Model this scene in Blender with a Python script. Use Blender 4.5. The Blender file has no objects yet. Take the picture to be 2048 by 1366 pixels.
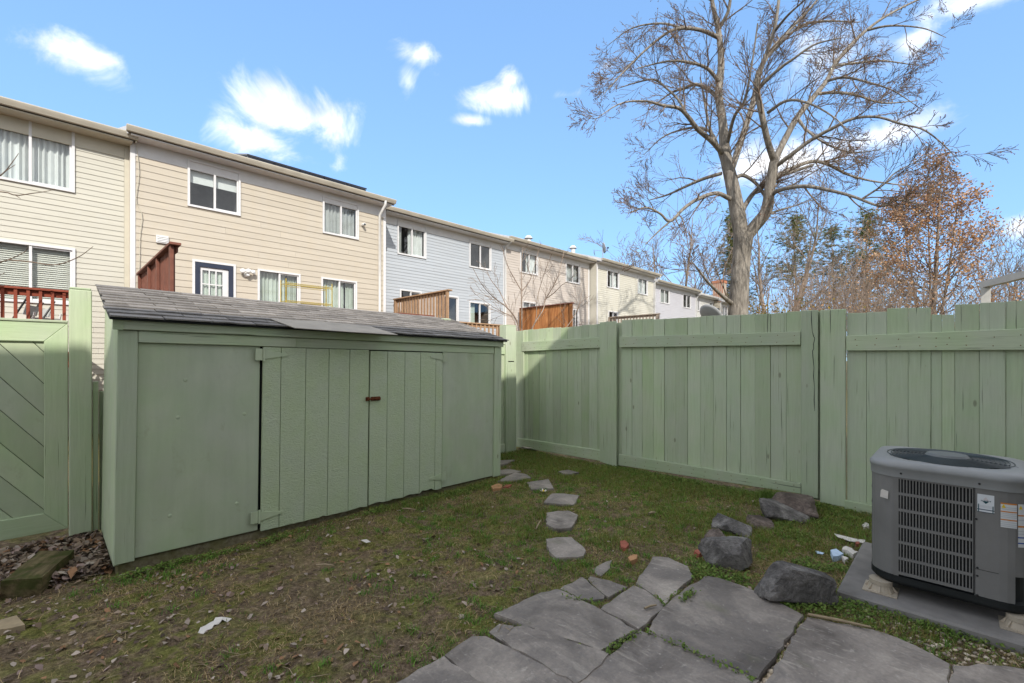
import bpy, bmesh, math, random
import numpy as np
from mathutils import Vector, Matrix, noise as mnoise

# ------------------------------------------------------------------ camera, sky, sun, exposure
S = bpy.context.scene
COL = S.collection
CAM_H, FOC, HOR = 1.52, 915.0, 720.0          # camera height (m), focal length and horizon row of the 2048 px photograph
AZ = math.radians(44.4)                        # view direction, measured from the long axis of the yard (x) towards the houses (y)
FWD = Vector((math.cos(AZ), math.sin(AZ), 0)); RGT = Vector((math.sin(AZ), -math.cos(AZ), 0)); UP = Vector((0, 0, 1))
CAM = Vector((0, 0, CAM_H))
cd = bpy.data.cameras.new('camera'); cam = bpy.data.objects.new('camera', cd); COL.objects.link(cam)
cd.sensor_width = 36.0; cd.lens = FOC / 2048 * 36; cd.shift_y = (HOR - 683) / 2048
cd.clip_start = 0.05; cd.clip_end = 3000
cam.location = CAM; cam.rotation_euler = (math.pi / 2, 0, AZ - math.pi / 2)
S.camera = cam

SUN = Vector((0.59, 1.0, -0.84)).normalized()  # direction the sunlight travels
SKY_STRENGTH = 0.15
SKY_GAMMA, SKY_TINT = .40, (.74, 1.16, 1.72)
world = bpy.data.worlds.new('World'); S.world = world; world.use_nodes = True
try: world.cycles.sampling_method = 'MANUAL'; world.cycles.sample_map_resolution = 512
except Exception: pass

def ray(px, py): return FWD + RGT * ((px - 1024) / FOC) + UP * ((HOR - py) / FOC)
def on_z(px, py, z=0.0):
    d = ray(px, py); return CAM + d * ((z - CAM_H) / d.z)
def on_y(px, py, Y):
    d = ray(px, py); return CAM + d * (Y / d.y)
def on_x(px, py, X):
    d = ray(px, py); return CAM + d * (X / d.x)
def at_d(px, py, D): return CAM + ray(px, py) * D

def build_world():
    nt = world.node_tree; N = nt.nodes; Lk = nt.links
    bg = N['Background']; bg.inputs[1].default_value = SKY_STRENGTH
    sky = N.new('ShaderNodeTexSky'); sky.sky_type = 'NISHITA'; sky.sun_disc = False
    sky.sun_elevation = math.asin(-SUN.z); sky.sun_rotation = math.atan2(-SUN.x, -SUN.y) % (2 * math.pi)
    sky.air_density = 1.0; sky.dust_density = 0.3; sky.ozone_density = 1.0
    tc = N.new('ShaderNodeTexCoord')
    def math_(op, a, b=None, c=None):
        n = N.new('ShaderNodeMath'); n.operation = op
        for i, v in enumerate((a, b, c)):
            if v is None: continue
            if isinstance(v, (int, float)): n.inputs[i].default_value = v
            else: Lk.new(v, n.inputs[i])
        return n.outputs[0]
    def dot(v):
        n = N.new('ShaderNodeVectorMath'); n.operation = 'DOT_PRODUCT'
        Lk.new(tc.outputs['Generated'], n.inputs[0]); n.inputs[1].default_value = v
        return n.outputs['Value']
    clouds = [(120, 102, 150, 58, .75), (205, 118, 55, 26, .6), (560, 225, 150, 80, 1.15), (520, 280, 125, 66, 1.0), (645, 240, 95, 75, 1.05), (840, 112, 62, 34, .8), (818, 165, 34, 62, .6),
              (870, 150, 26, 40, .45), (1010, 195, 105, 42, .95), (1020, 160, 36, 36, .7), (938, 241, 50, 17, .8), (1560, 320, 240, 62, 1.0), (1760, 270, 200, 48, 1.0),
              (1935, 5, 190, 46, .9), (1832, 78, 62, 44, .8), (1700, 90, 170, 80, .55), (1215, 130, 40, 22, .6), (2040, 450, 62, 42, .9),
              (682, 325, 26, 30, .6), (1130, 190, 80, 20, .4)]
    items = []
    for px, py, hw, hh, st in clouds:
        c = ray(px, py).normalized(); r = ray(px + hw, py).normalized() - c; u = ray(px, py - hh).normalized() - c
        items.append((c, r.length, u.length, st))
    mask = None
    for c, wr, wu, st in items:
        r = c.cross(UP).normalized(); u = r.cross(c).normalized()
        cmb = N.new('ShaderNodeCombineXYZ')
        Lk.new(dot(r / wr), cmb.inputs[0]); Lk.new(dot(u / wu), cmb.inputs[1])
        Lk.new(math_('MULTIPLY', math_('LESS_THAN', dot(c), 0.2), 10.0), cmb.inputs[2])
        ln = N.new('ShaderNodeVectorMath'); ln.operation = 'LENGTH'; Lk.new(cmb.outputs[0], ln.inputs[0])
        m = math_('MULTIPLY', math_('SUBTRACT', 1.0, ln.outputs['Value']), st)
        mask = m if mask is None else math_('SMOOTH_MAX', mask, m, 0.15)
    # denser bright cloud added outside the view to light the shaded yard
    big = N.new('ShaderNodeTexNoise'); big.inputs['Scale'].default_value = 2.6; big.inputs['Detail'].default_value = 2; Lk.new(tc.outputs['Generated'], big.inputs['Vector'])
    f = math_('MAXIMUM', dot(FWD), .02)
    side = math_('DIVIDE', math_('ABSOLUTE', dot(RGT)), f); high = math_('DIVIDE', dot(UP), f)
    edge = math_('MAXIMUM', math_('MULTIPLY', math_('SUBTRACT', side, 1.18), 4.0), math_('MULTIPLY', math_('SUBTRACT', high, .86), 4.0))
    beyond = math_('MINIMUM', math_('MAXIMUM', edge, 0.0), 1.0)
    fill_cloud = math_('SUBTRACT', math_('MULTIPLY', math_('ADD', math_('MULTIPLY', math_('SUBTRACT', big.outputs[0], .50), 5.0), 1.0), beyond), math_('SUBTRACT', 1.0, beyond))
    mask = math_('MAXIMUM', mask, fill_cloud)
    nz = N.new('ShaderNodeTexNoise'); nz.inputs['Scale'].default_value = 10; nz.inputs['Detail'].default_value = 11
    nz.inputs['Roughness'].default_value = .63; nz.inputs['Distortion'].default_value = .55
    Lk.new(tc.outputs['Generated'], nz.inputs['Vector'])
    den = math_('ADD', mask, math_('MULTIPLY', math_('SUBTRACT', nz.outputs[0], 0.5), 2.3))
    mr = N.new('ShaderNodeMapRange'); mr.interpolation_type = 'SMOOTHSTEP'
    mr.inputs['From Min'].default_value = .10; mr.inputs['From Max'].default_value = 1.15; mr.inputs['To Max'].default_value = .95
    Lk.new(den, mr.inputs['Value'])
    mx = N.new('ShaderNodeMix'); mx.data_type = 'RGBA'
    gm = N.new('ShaderNodeGamma'); gm.inputs[1].default_value = SKY_GAMMA; Lk.new(sky.outputs[0], gm.inputs[0])      # evens out the zenith to horizon range as the photograph's exposure does
    tn = N.new('ShaderNodeMix'); tn.data_type = 'RGBA'; tn.blend_type = 'MULTIPLY'; tn.inputs['Factor'].default_value = 1; Lk.new(gm.outputs[0], tn.inputs['A']); tn.inputs['B'].default_value = (*SKY_TINT, 1)
    Lk.new(mr.outputs[0], mx.inputs['Factor']); Lk.new(tn.outputs['Result'], mx.inputs['A'])
    sh_ = N.new('ShaderNodeTexNoise'); sh_.inputs['Scale'].default_value = 15; sh_.inputs['Detail'].default_value = 4; Lk.new(tc.outputs['Generated'], sh_.inputs['Vector'])
    lv = N.new('ShaderNodeMapRange'); lv.inputs['From Min'].default_value = .3; lv.inputs['From Max'].default_value = .62; lv.inputs['To Min'].default_value = .62; lv.inputs['To Max'].default_value = 1.0; Lk.new(sh_.outputs[0], lv.inputs['Value'])
    cm_ = N.new('ShaderNodeMix'); cm_.data_type = 'RGBA'; Lk.new(lv.outputs[0], cm_.inputs['Factor']); cm_.inputs['A'].default_value = (CLOUD[0] * .0, CLOUD[1] * .02, CLOUD[2] * .06, 1); cm_.inputs['B'].default_value = (*CLOUD, 1); Lk.new(cm_.outputs['Result'], mx.inputs['B'])
    Lk.new(mx.outputs['Result'], bg.inputs[0])
CLOUD = (4.6, 4.55, 4.5)
build_world()

sl = bpy.data.lights.new('sun', 'SUN'); sl.energy = 2.0; sl.angle = math.radians(0.53); sl.color = (1.0, .945, .86)
so = bpy.data.objects.new('sun', sl); COL.objects.link(so); so.location = (-6, -10, 12)
so.rotation_euler = SUN.to_track_quat('-Z', 'Y').to_euler()
S.view_settings.view_transform = 'Standard'; S.view_settings.look = 'None'; S.view_settings.gamma = 1
S.view_settings.use_curve_mapping = False; S.view_settings.exposure = 1.36
try: S.cycles.max_bounces = 8; S.cycles.transparent_max_bounces = 24
except Exception: pass

# ------------------------------------------------------------------ materials
MATS = {}
class NB:
    """small node builder"""
    def __init__(self, name):
        self.m = bpy.data.materials.new(name); self.m.use_nodes = True
        self.t = self.m.node_tree; self.b = self.t.nodes['Principled BSDF']; self.tc = self.t.nodes.new('ShaderNodeTexCoord')
        MATS[name] = self.m
    def n(self, typ, **kw):
        nd = self.t.nodes.new(typ)
        for k, v in kw.items():
            if hasattr(nd, k) and k not in nd.inputs: setattr(nd, k, v)
            else: self.set(nd.inputs[k], v)
        return nd
    def set(self, sock, v):
        if isinstance(v, bpy.types.NodeSocket): self.t.links.new(v, sock)
        elif isinstance(v, (tuple, list)) and len(v) == 3 and sock.type == 'RGBA': sock.default_value = (*v, 1)
        else: sock.default_value = v
    def coords(self, scale=(1, 1, 1), shift=True, src='Object'):
        mp = self.n('ShaderNodeMapping'); mp.inputs['Scale'].default_value = scale
        self.t.links.new(self.tc.outputs[src], mp.inputs['Vector'])
        if shift:
            oi = self.n('ShaderNodeObjectInfo'); vm = self.n('ShaderNodeVectorMath', operation='SCALE')
            vm.inputs[0].default_value = (37.0, 61.0, 83.0); self.set(vm.inputs['Scale'], oi.outputs['Random'])
            self.t.links.new(vm.outputs[0], mp.inputs['Location'])
        return mp.outputs[0]
    def noise(self, vec, scale, detail=4, rough=.55, dist=0):
        nd = self.n('ShaderNodeTexNoise'); self.t.links.new(vec, nd.inputs['Vector'])
        nd.inputs['Scale'].default_value = scale; nd.inputs['Detail'].default_value = detail
        nd.inputs['Roughness'].default_value = rough; nd.inputs['Distortion'].default_value = dist
        return nd.outputs[0]
    def ramp(self, fac, stops):
        nd = self.n('ShaderNodeValToRGB'); self.set(nd.inputs[0], fac); e = nd.color_ramp.elements
        while len(e) < len(stops): e.new(.5)
        for el, (p, c) in zip(e, stops):
            el.position = p; el.color = (*c, 1) if len(c) == 3 else c
        return nd.outputs[0]
    def rng(self, v, a, b, c=0., d=1.):
        nd = self.n('ShaderNodeMapRange'); self.set(nd.inputs['Value'], v)
        for k, x in zip(('From Min', 'From Max', 'To Min', 'To Max'), (a, b, c, d)): nd.inputs[k].default_value = x
        return nd.outputs[0]
    def mix(self, f, a, b, mode='MIX'):
        nd = self.n('ShaderNodeMix', data_type='RGBA', blend_type=mode)
        self.set(nd.inputs['Factor'], f); self.set(nd.inputs['A'], a); self.set(nd.inputs['B'], b)
        return nd.outputs['Result']
    def rand(self): return self.n('ShaderNodeObjectInfo').outputs['Random']
    def hsv(self, col, h=.5, s=1., v=1.):
        nd = self.n('ShaderNodeHueSaturation'); self.set(nd.inputs['Color'], col)
        self.set(nd.inputs['Hue'], h); self.set(nd.inputs['Saturation'], s); self.set(nd.inputs['Value'], v)
        return nd.outputs[0]
    def bump(self, h, strength=.3, dist=.01, nrm=None):
        nd = self.n('ShaderNodeBump'); self.set(nd.inputs['Height'], h)
        nd.inputs['Strength'].default_value = strength; nd.inputs['Distance'].default_value = dist
        if nrm: self.t.links.new(nrm, nd.inputs['Normal'])
        self.t.links.new(nd.outputs[0], self.b.inputs['Normal']); return nd.outputs[0]
    def out(self, col, rough=.6, spec=.4, metal=0.):
        self.set(self.b.inputs['Base Color'], col); self.set(self.b.inputs['Roughness'], rough)
        self.b.inputs['Specular IOR Level'].default_value = spec; self.b.inputs['Metallic'].default_value = metal
        return self.m

def flat(name, col, rough=.6, spec=.4, metal=0., var=.12, scale=6., bump=.0):
    b = NB(name); v = b.coords(); nz = b.noise(v, scale, 5)
    c = b.hsv(col, v=b.rng(nz, .25, .75, 1 - var, 1 + var))
    if bump: b.bump(b.noise(v, scale * 12, 4), bump, .004)
    return b.out(c, rough, spec, metal)

def painted(name, col, grain=(55, 55, 3.2), rough=.62, gb=.35, wear=True):
    """brushed exterior paint on sawn boards: grain relief, knots, slight board to board difference"""
    b = NB(name); v = b.coords(); g = b.coords(grain)
    gr = b.noise(g, 1.0, 5, .6, .4); blot = b.noise(v, 3.2, 3); fine = b.noise(v, 60, 3)
    c = b.hsv(col, h=b.rng(blot, .3, .7, .488, .512), s=b.rng(blot, .3, .7, .82, 1.12), v=b.rng(gr, .2, .8, .9, 1.07))
    c = b.hsv(c, v=b.rng(b.rand(), 0, 1, .86, 1.07), s=b.rng(b.noise(b.coords((1, 1, .4)), 1.4, 3), .3, .7, .75, 1.1))
    if wear:
        crack = b.rng(b.noise(b.coords((grain[0] * 1.6, grain[1] * 1.6, grain[2] * .45) if grain[2] < 10 else (grain[0] * .45, grain[1] * .45, grain[2] * 1.6)), 1., 3, .5, .2), .665, .72)
        c = b.mix(b.rng(crack, 0, 1, 0, .75), c, (.06, .065, .05))
        vo = b.n('ShaderNodeTexVoronoi'); b.t.links.new(b.coords((5.5, 5.5, 2.2)), vo.inputs['Vector']); vo.inputs['Scale'].default_value = 1.0
        knot = b.rng(vo.outputs['Distance'], .045, .085, 1, 0)
        c = b.mix(b.rng(knot, 0, 1, 0, .6), c, (.12, .11, .07))
        h = b.n('ShaderNodeMath', operation='SUBTRACT'); b.set(h.inputs[0], gr); b.set(h.inputs[1], crack); hh = h.outputs[0]
    else:
        hh = gr; st = b.noise(b.coords((9, 9, .7)), 1., 5, .62, .3)                     # rain streaks and scuffs on sheet panels
        c = b.hsv(c, v=b.rng(st, .3, .75, 1.04, .9)); c = b.mix(b.rng(b.noise(b.coords((3, 3, 2)), 2.2, 6, .7), .60, .78, 0, .38), c, (.22, .20, .13))
    b.bump(hh, gb, .006)
    return b.out(c, b.rng(fine, .2, .8, rough + .02, rough + .22), .22)

SAGE = (.405, .475, .31)
painted('sage_paint_upright', SAGE)
painted('sage_paint_level', SAGE, (3.2, 3.2, 55))
painted('sage_paint_smooth', (.435, .505, .33), (5, 5, 3), .55, .05, False)  # the fence paint, lightened to make up for weaker light on the shed

def t111():
    b = NB('sage_paint_textured'); v = b.coords((26, 26, 60)); d = b.noise(b.coords((7, 7, 3)), 1, 2)
    w = b.noise(v, 1.0, 4, .5, 1.6); blot = b.noise(b.coords(), 4, 3)
    c = b.hsv((.435, .505, .33), s=b.rng(blot, .3, .7, .8, 1.1), v=b.rng(w, .3, .7, .93, 1.05))  # base colour lightened to offset the weaker light on the shed front
    b.bump(w, .75, .010); return b.out(c, .66, .25)
t111()

def siding(name, col, rough=.5):
    b = NB(name); v = b.coords((.6, 8, 8)); nz = b.noise(v, 2., 4); st = b.noise(b.coords((2.2, 2.2, .5), shift=False, src='Object'), 1.5, 4)
    c = b.hsv(col, s=b.rng(st, .3, .7, .9, 1.12), v=b.rng(nz, .25, .75, .93, 1.05)); c = b.hsv(c, v=b.rng(b.rand(), 0, 1, .97, 1.03))
    c = b.mix(b.rng(b.noise(b.coords((3., 3., 9.)), 1.2, 5, .65), .58, .8, 0, .16), c, (.25, .22, .16))
    b.bump(b.noise(b.coords((6, 60, 60)), 1., 3), .08, .003); return b.out(c, rough, .35)

SID = {'cream': (.465, .45, .39), 'tan': (.45, .405, .335), 'grey_blue': (.385, .415, .45), 'blush': (.475, .43, .39), 'ivory': (.51, .495, .43), 'lavender': (.45, .45, .485), 'white': (.53, .53, .51), 'sand': (.48, .44, .37)}
for k, v in SID.items(): siding('siding_' + k, v)
flat('white_trim', (.60, .60, .61), .5, .35, var=.05)
flat('cream_trim', (.48, .45, .37), .5, .35, var=.06)
flat('gutter_metal', (.40, .37, .31), .45, .4, var=.14, scale=3)
flat('gutter_white', (.66, .66, .65), .45, .4, var=.1, scale=3)
flat('roof_shingle_far', (.10, .095, .095), .9, .2, var=.3, scale=9)
flat('navy_paint', (.022, .03, .055), .4, .4)
flat('solar_black', (.012, .015, .024), .25, .5)
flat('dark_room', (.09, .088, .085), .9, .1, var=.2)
flat('curtain_white', (.62, .63, .62), .85, .1, var=.06)
flat('curtain_green', (.46, .50, .44), .85, .1, var=.08)
flat('curtain_grey', (.36, .37, .36), .85, .1, var=.08)
flat('blind_vinyl', (.60, .58, .52), .5, .3, var=.05)
flat('red_stain', (.21, .045, .022), .6, .3, var=.2, scale=9)
flat('brown_red_stain', (.155, .058, .038), .65, .3, var=.25, scale=9)
flat('tan_wood', (.36, .23, .14), .7, .25, var=.22, scale=9)
flat('grey_wood', (.33, .28, .23), .75, .25, var=.22, scale=9)
flat('gold_wire', (.42, .33, .07), .4, .5, var=.1)
flat('black_metal', (.015, .015, .016), .45, .4)
flat('white_plastic', (.75, .76, .76), .4, .4, var=.04)
flat('dish_grey', (.33, .34, .35), .5, .4)
flat('frame_grey', (.47, .46, .43), .6, .3)
flat('concrete', (.36, .325, .275), .9, .2, var=.15, bump=.3)
flat('pad_grey', (.20, .188, .175), .85, .2, var=.22, scale=8, bump=.25)
flat('beige_plastic', (.38, .325, .25), .55, .35, var=.08)
flat('paper', (.62, .58, .53), .8, .2, var=.1, scale=30)
flat('paper_blue', (.48, .60, .75), .8, .2, var=.1, scale=30)
flat('brick_red', (.30, .10, .065), .85, .2, var=.25, scale=20, bump=.4)
flat('brick_orange', (.40, .22, .11), .85, .2, var=.25, scale=20, bump=.4)
flat('stick_wood', (.30, .235, .15), .8, .2, var=.25, scale=20)
flat('yellow_plastic', (.75, .55, .04), .5, .4)

def glass():
    b = NB('window_glass'); t = b.t; N = t.nodes
    tr = N.new('ShaderNodeBsdfTransparent'); tr.inputs[0].default_value = (.95, .97, .97, 1)
    gl = N.new('ShaderNodeBsdfGlossy'); gl.inputs['Roughness'].default_value = .012; gl.inputs[0].default_value = (.95, .97, 1, 1)
    fr = N.new('ShaderNodeFresnel'); fr.inputs[0].default_value = 1.75
    bp = N.new('ShaderNodeBump'); bp.inputs['Strength'].default_value = .04; bp.inputs['Distance'].default_value = .05
    t.links.new(b.noise(b.coords(), 1.6, 1), bp.inputs['Height']); t.links.new(bp.outputs[0], gl.inputs['Normal'])
    mx = N.new('ShaderNodeMixShader'); ge = N.new('ShaderNodeNewGeometry'); ff = N.new('ShaderNodeMath'); ff.operation = 'SUBTRACT'; ff.inputs[0].default_value = 1; t.links.new(ge.outputs['Backfacing'], ff.inputs[1]); fm = N.new('ShaderNodeMath'); fm.operation = 'MULTIPLY'; t.links.new(fr.outputs[0], fm.inputs[0]); t.links.new(ff.outputs[0], fm.inputs[1]); t.links.new(fm.outputs[0], mx.inputs[0]); t.links.new(tr.outputs[0], mx.inputs[1]); t.links.new(gl.outputs[0], mx.inputs[2])
    t.links.new(mx.outputs[0], N['Material Output'].inputs[0])
glass()

def shingle_mat():
    b = NB('shingle'); v = b.coords(); g = b.noise(v, 240, 3, .7); bl = b.noise(v, 9, 4)
    c = b.ramp(g, [(.25, (.085, .08, .077)), (.5, (.195, .182, .17)), (.75, (.38, .35, .32))])
    c = b.hsv(c, v=b.rng(b.rand(), 0, 1, .72, 1.2)); c = b.hsv(c, v=b.rng(bl, .25, .75, .75, 1.25))
    c = b.mix(b.rng(b.noise(b.coords(shift=False, src='Generated'), 2, 3), .64, .76, 0, .3), c, (.17, .12, .09))
    b.bump(g, .7, .004); b.out(c, .95, .15)
shingle_mat()

def slate():
    b = NB('flagstone'); v = b.coords(); big = b.noise(v, 2.3, 6, .6, .6); fine = b.noise(v, 55, 4, .65); sc = b.noise(b.coords((9, 2, 4)), 3, 5, .6, .8)
    c = b.ramp(big, [(.30, (.115, .098, .085)), (.48, (.23, .20, .174)), (.56, (.28, .243, .21)), (.72, (.39, .34, .29))])
    c = b.mix(b.rng(sc, .56, .72, 0, .55), c, (.42, .375, .32)); c = b.mix(b.rng(b.noise(v, 1.3, 6, .65, 1.2), .52, .60, 0, .5), c, (.13, .115, .105)); c = b.mix(b.rng(b.noise(v, 26, 5, .7), .60, .70, 0, .5), c, (.46, .42, .37)); c = b.hsv(c, v=b.rng(fine, .25, .75, .78, 1.2)); c = b.hsv(c, v=b.rng(b.rand(), 0, 1, .85, 1.12))
    c = b.mix(b.rng(b.noise(v, 5.5, 4), .62, .74, 0, .3), c, (.11, .115, .05))
    n1 = b.bump(sc, .6, .012); n1 = b.bump(big, .5, .03, n1); b.bump(fine, .5, .006, n1); b.out(c, b.rng(fine, .3, .7, .6, .85), .35)
slate()

def rock(name, a, c2, d):
    b = NB(name); v = b.coords(); big = b.noise(v, 5, 6, .65, .5); fine = b.noise(v, 38, 5, .7)
    c = b.ramp(big, [(.28, a), (.5, c2), (.74, d)]); c = b.hsv(c, v=b.rng(fine, .25, .75, .6, 1.35))
    n1 = b.bump(big, .8, .04); b.bump(fine, .9, .014, n1); b.out(c, .8, .3)
rock('rock_grey', (.035, .032, .03), (.115, .106, .10), (.32, .30, .28))
rock('rock_brown', (.036, .028, .023), (.12, .093, .078), (.27, .215, .18))

def bark(name, a, c2, sc=1.):
    b = NB(name); v = b.coords((9 * sc, 9 * sc, 1.8 * sc)); g = b.noise(v, 1.6, 6, .65, .3)
    c = b.ramp(g, [(.3, a), (.68, c2)]); c = b.hsv(c, v=b.rng(b.noise(b.coords(), 1.2, 3), .3, .7, .8, 1.2))
    b.bump(g, .9, .05); b.out(c, .95, .15)
bark('bark_maple', (.095, .083, .07), (.31, .28, .24)); bark('bark_twig', (.11, .08, .06), (.24, .185, .145))
bark('bark_far', (.13, .10, .078), (.30, .245, .20), .6); bark('bark_red', (.17, .125, .10), (.34, .27, .215), .6)

def attr_mat(name, rough=.8, trans=.0, spec=.2):
    b = NB(name); a = b.n('ShaderNodeVertexColor'); a.layer_name = 'Col'
    m = b.out(a.outputs[0], rough, spec)
    if trans:
        t = b.t; tl = b.n('ShaderNodeBsdfTranslucent'); t.links.new(a.outputs[0], tl.inputs[0])
        mx = b.n('ShaderNodeMixShader'); mx.inputs[0].default_value = trans
        t.links.new(b.b.outputs[0], mx.inputs[1]); t.links.new(tl.outputs[0], mx.inputs[2]); t.links.new(mx.outputs[0], t.nodes['Material Output'].inputs[0])
attr_mat('grass_blade', .7, .25); attr_mat('dry_leaf', .85, .15); attr_mat('foliage', .75, .25); attr_mat('pebble', .85)

def ground_mat():
    b = NB('yard_soil'); v = b.coords(shift=False); big = b.noise(v, 1.1, 5, .6, .3); mid = b.noise(v, 5.5, 6, .65, .4); fine = b.noise(v, 48, 5, .7); vf = b.noise(v, 210, 3, .7)
    soil = b.ramp(fine, [(.25, (.05, .035, .022)), (.5, (.165, .118, .075)), (.78, (.36, .275, .185))])
    moss = b.ramp(fine, [(.25, (.055, .055, .015)), (.5, (.16, .158, .042)), (.78, (.30, .28, .09))])
    straw = b.ramp(fine, [(.25, (.13, .092, .048)), (.5, (.30, .225, .12)), (.78, (.50, .39, .22))])
    c = b.mix(b.rng(mid, .44, .54), soil, moss); c = b.mix(b.rng(b.noise(v, 2.3, 5, .65, .6), .53, .68, 0, .8), c, straw)
    c = b.mix(b.rng(big, .46, .6, 0, .8), c, soil); c = b.hsv(c, v=b.rng(vf, .25, .75, .5, 1.5)); c = b.hsv(c, v=b.rng(b.noise(v, 17, 4, .6), .3, .7, .6, 1.35))
    n1 = b.bump(mid, .5, .05); n2 = b.bump(fine, .8, .03, n1); b.bump(vf, .6, .008, n2); b.out(c, .95, .15)
ground_mat()

def wood_block():
    b = NB('mossy_timber'); v = b.coords((3, 30, 30)); g = b.noise(v, 1, 5, .6, .3); m = b.noise(b.coords(), 9, 5, .6)
    c = b.ramp(g, [(.3, (.055, .042, .02)), (.7, (.17, .135, .07))]); c = b.mix(b.rng(m, .45, .6, 0, .85), c, (.045, .055, .012))
    b.bump(g, .6, .01); b.out(c, .9, .2)
wood_block()
def mossy_concrete():
    b = NB('mossy_concrete'); v = b.coords(); g = b.noise(v, 30, 5, .7); m = b.noise(v, 5, 5, .6)
    c = b.ramp(g, [(.3, (.10, .085, .05)), (.7, (.27, .235, .155))]); c = b.mix(b.rng(m, .45, .62, 0, .6), c, (.12, .12, .04))
    b.bump(g, .6, .012); b.out(c, .95, .15)
mossy_concrete()
def rust():
    b = NB('rust'); g = b.noise(b.coords(), 60, 5, .7)
    b.bump(g, .6, .004); b.out(b.ramp(g, [(.3, (.045, .014, .008)), (.7, (.20, .065, .025))]), .9, .2)
rust()
def cedar():
    b = NB('cedar'); g = b.noise(b.coords((30, 30, 1.6)), 1, 5, .6, .3)
    c = b.ramp(g, [(.28, (.13, .045, .016)), (.5, (.32, .13, .045)), (.75, (.52, .27, .11))]); b.out(b.hsv(c, v=b.rng(b.rand(), 0, 1, .7, 1.25)), .75, .25)
cedar()
def metal_grey():
    b = NB('cabinet_paint'); v = b.coords(); g = b.noise(v, 420, 2); d = b.noise(v, 3.5, 5, .6)
    c = b.hsv((.165, .161, .154), v=b.rng(d, .3, .7, .86, 1.12)); c = b.mix(b.rng(b.noise(b.coords((4, 4, 1.2)), 3, 5, .7), .6, .8, 0, .35), c, (.16, .145, .115))
    b.bump(g, .12, .001); b.out(c, b.rng(d, .3, .7, .42, .6), .4)
metal_grey()
flat('lid_paint', (.23, .235, .232), .5, .4, var=.12, scale=5)
flat('guard_wire', (.035, .05, .055), .45, .4)
flat('hub_paint', (.13, .14, .14), .5, .4)
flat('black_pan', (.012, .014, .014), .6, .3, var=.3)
def stripes(name, paper, bands):
    """printed label: flat bands down the sheet (object z from -0.5 to 0.5)"""
    b = NB(name); sx = b.n('ShaderNodeSeparateXYZ'); b.t.links.new(b.tc.outputs['Generated'], sx.inputs[0])
    col = paper; z = sx.outputs[2]
    for lo, hi, c in bands:
        a = b.n('ShaderNodeMath', operation='GREATER_THAN'); b.set(a.inputs[0], z); a.inputs[1].default_value = lo
        d = b.n('ShaderNodeMath', operation='LESS_THAN'); b.set(d.inputs[0], z); d.inputs[1].default_value = hi
        m = b.n('ShaderNodeMath', operation='MULTIPLY'); b.set(m.inputs[0], a.outputs[0]); b.set(m.inputs[1], d.outputs[0])
        col = b.mix(m.outputs[0], col, c)
    return b.out(col, .5, .35)
OR = (.50, .19, .04); GYL = (.42, .43, .45); BLU = (.03, .07, .28)
stripes('warning_print', (.55, .56, .56), [(.94, 1.01, OR), (.62, .67, OR), (.29, .34, OR), (.80, .83, GYL), (.73, .76, GYL), (.55, .58, GYL), (.48, .51, GYL), (.41, .44, GYL), (.2, .23, GYL), (.12, .15, GYL), (.05, .08, GYL)])
stripes('rating_print', (.55, .56, .56), [(.72, .75, OR), (.46, .5, OR), (.21, .24, BLU), (.08, .11, BLU), (.62, .64, GYL), (.36, .38, GYL), (.3, .32, GYL)])
DK = (.03, .05, .07)
stripes('service_print', (.58, .60, .62), [(.36, .38, GYL), (.31, .33, GYL), (.26, .28, GYL), (.12, .18, (.1, .12, .15)), (.0, .03, DK)])
flat('print_teal', (.01, .06, .075), .5, .3); flat('print_pale', (.52, .47, .47), .5, .3); flat('print_yellow', (.70, .50, .03), .5, .3)

# ------------------------------------------------------------------ object helpers
BASE = {}                                     # where an object's own origin stands in its thing's frame
def setp(o, **kw):
    for k, v in kw.items(): o[k] = v
    return o
def thing(name, label, cat, loc=(0, 0, 0), rz=0, group=None, kind=None):
    o = bpy.data.objects.new(name, None); COL.objects.link(o); o.location = loc; o.rotation_euler = (0, 0, rz)
    o.empty_display_size = .1
    if label: o['label'] = label
    if cat: o['category'] = cat
    if group: o['group'] = group
    if kind: o['kind'] = kind
    BASE[o] = Vector(loc); return o
def link(name, me, mat, parent=None, loc=(0, 0, 0)):
    """loc is given in the frame of the scene (or, under a turned thing, of that thing)"""
    o = bpy.data.objects.new(name, me); COL.objects.link(o); loc = Vector(loc); BASE[o] = loc
    if parent is not None:
        o.parent = parent; o.location = loc - BASE[parent]
    else: o.location = loc
    if mat and not me.materials: me.materials.append(MATS[mat])
    return o
def tag(o, label, cat, group=None):
    o['label'] = label; o['category'] = cat
    if group: o['group'] = group
    return o
def bm_mesh(name, bm, smooth=False):
    me = bpy.data.meshes.new(name); bmesh.ops.recalc_face_normals(bm, faces=bm.faces); bm.to_mesh(me); bm.free()
    if smooth: me.shade_smooth()
    return me
def np_mesh(name, v, f, cols=None, smooth=False):
    me = bpy.data.meshes.new(name); v = np.asarray(v, np.float32); f = np.asarray(f, np.int32); k = f.shape[1]
    me.vertices.add(len(v)); me.vertices.foreach_set('co', v.ravel())
    me.loops.add(f.size); me.loops.foreach_set('vertex_index', f.ravel())
    me.polygons.add(len(f)); me.polygons.foreach_set('loop_start', np.arange(0, f.size, k, dtype=np.int32)); me.polygons.foreach_set('loop_total', np.full(len(f), k, np.int32))
    if smooth: me.polygons.foreach_set('use_smooth', np.ones(len(f), bool))
    if cols is not None:
        a = me.attributes.new('Col', 'FLOAT_COLOR', 'POINT'); c = np.ones((len(v), 4), np.float32); c[:, :3] = cols; a.data.foreach_set('color', c.ravel())
    me.update(calc_edges=True); return me
CACHE = {}
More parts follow.
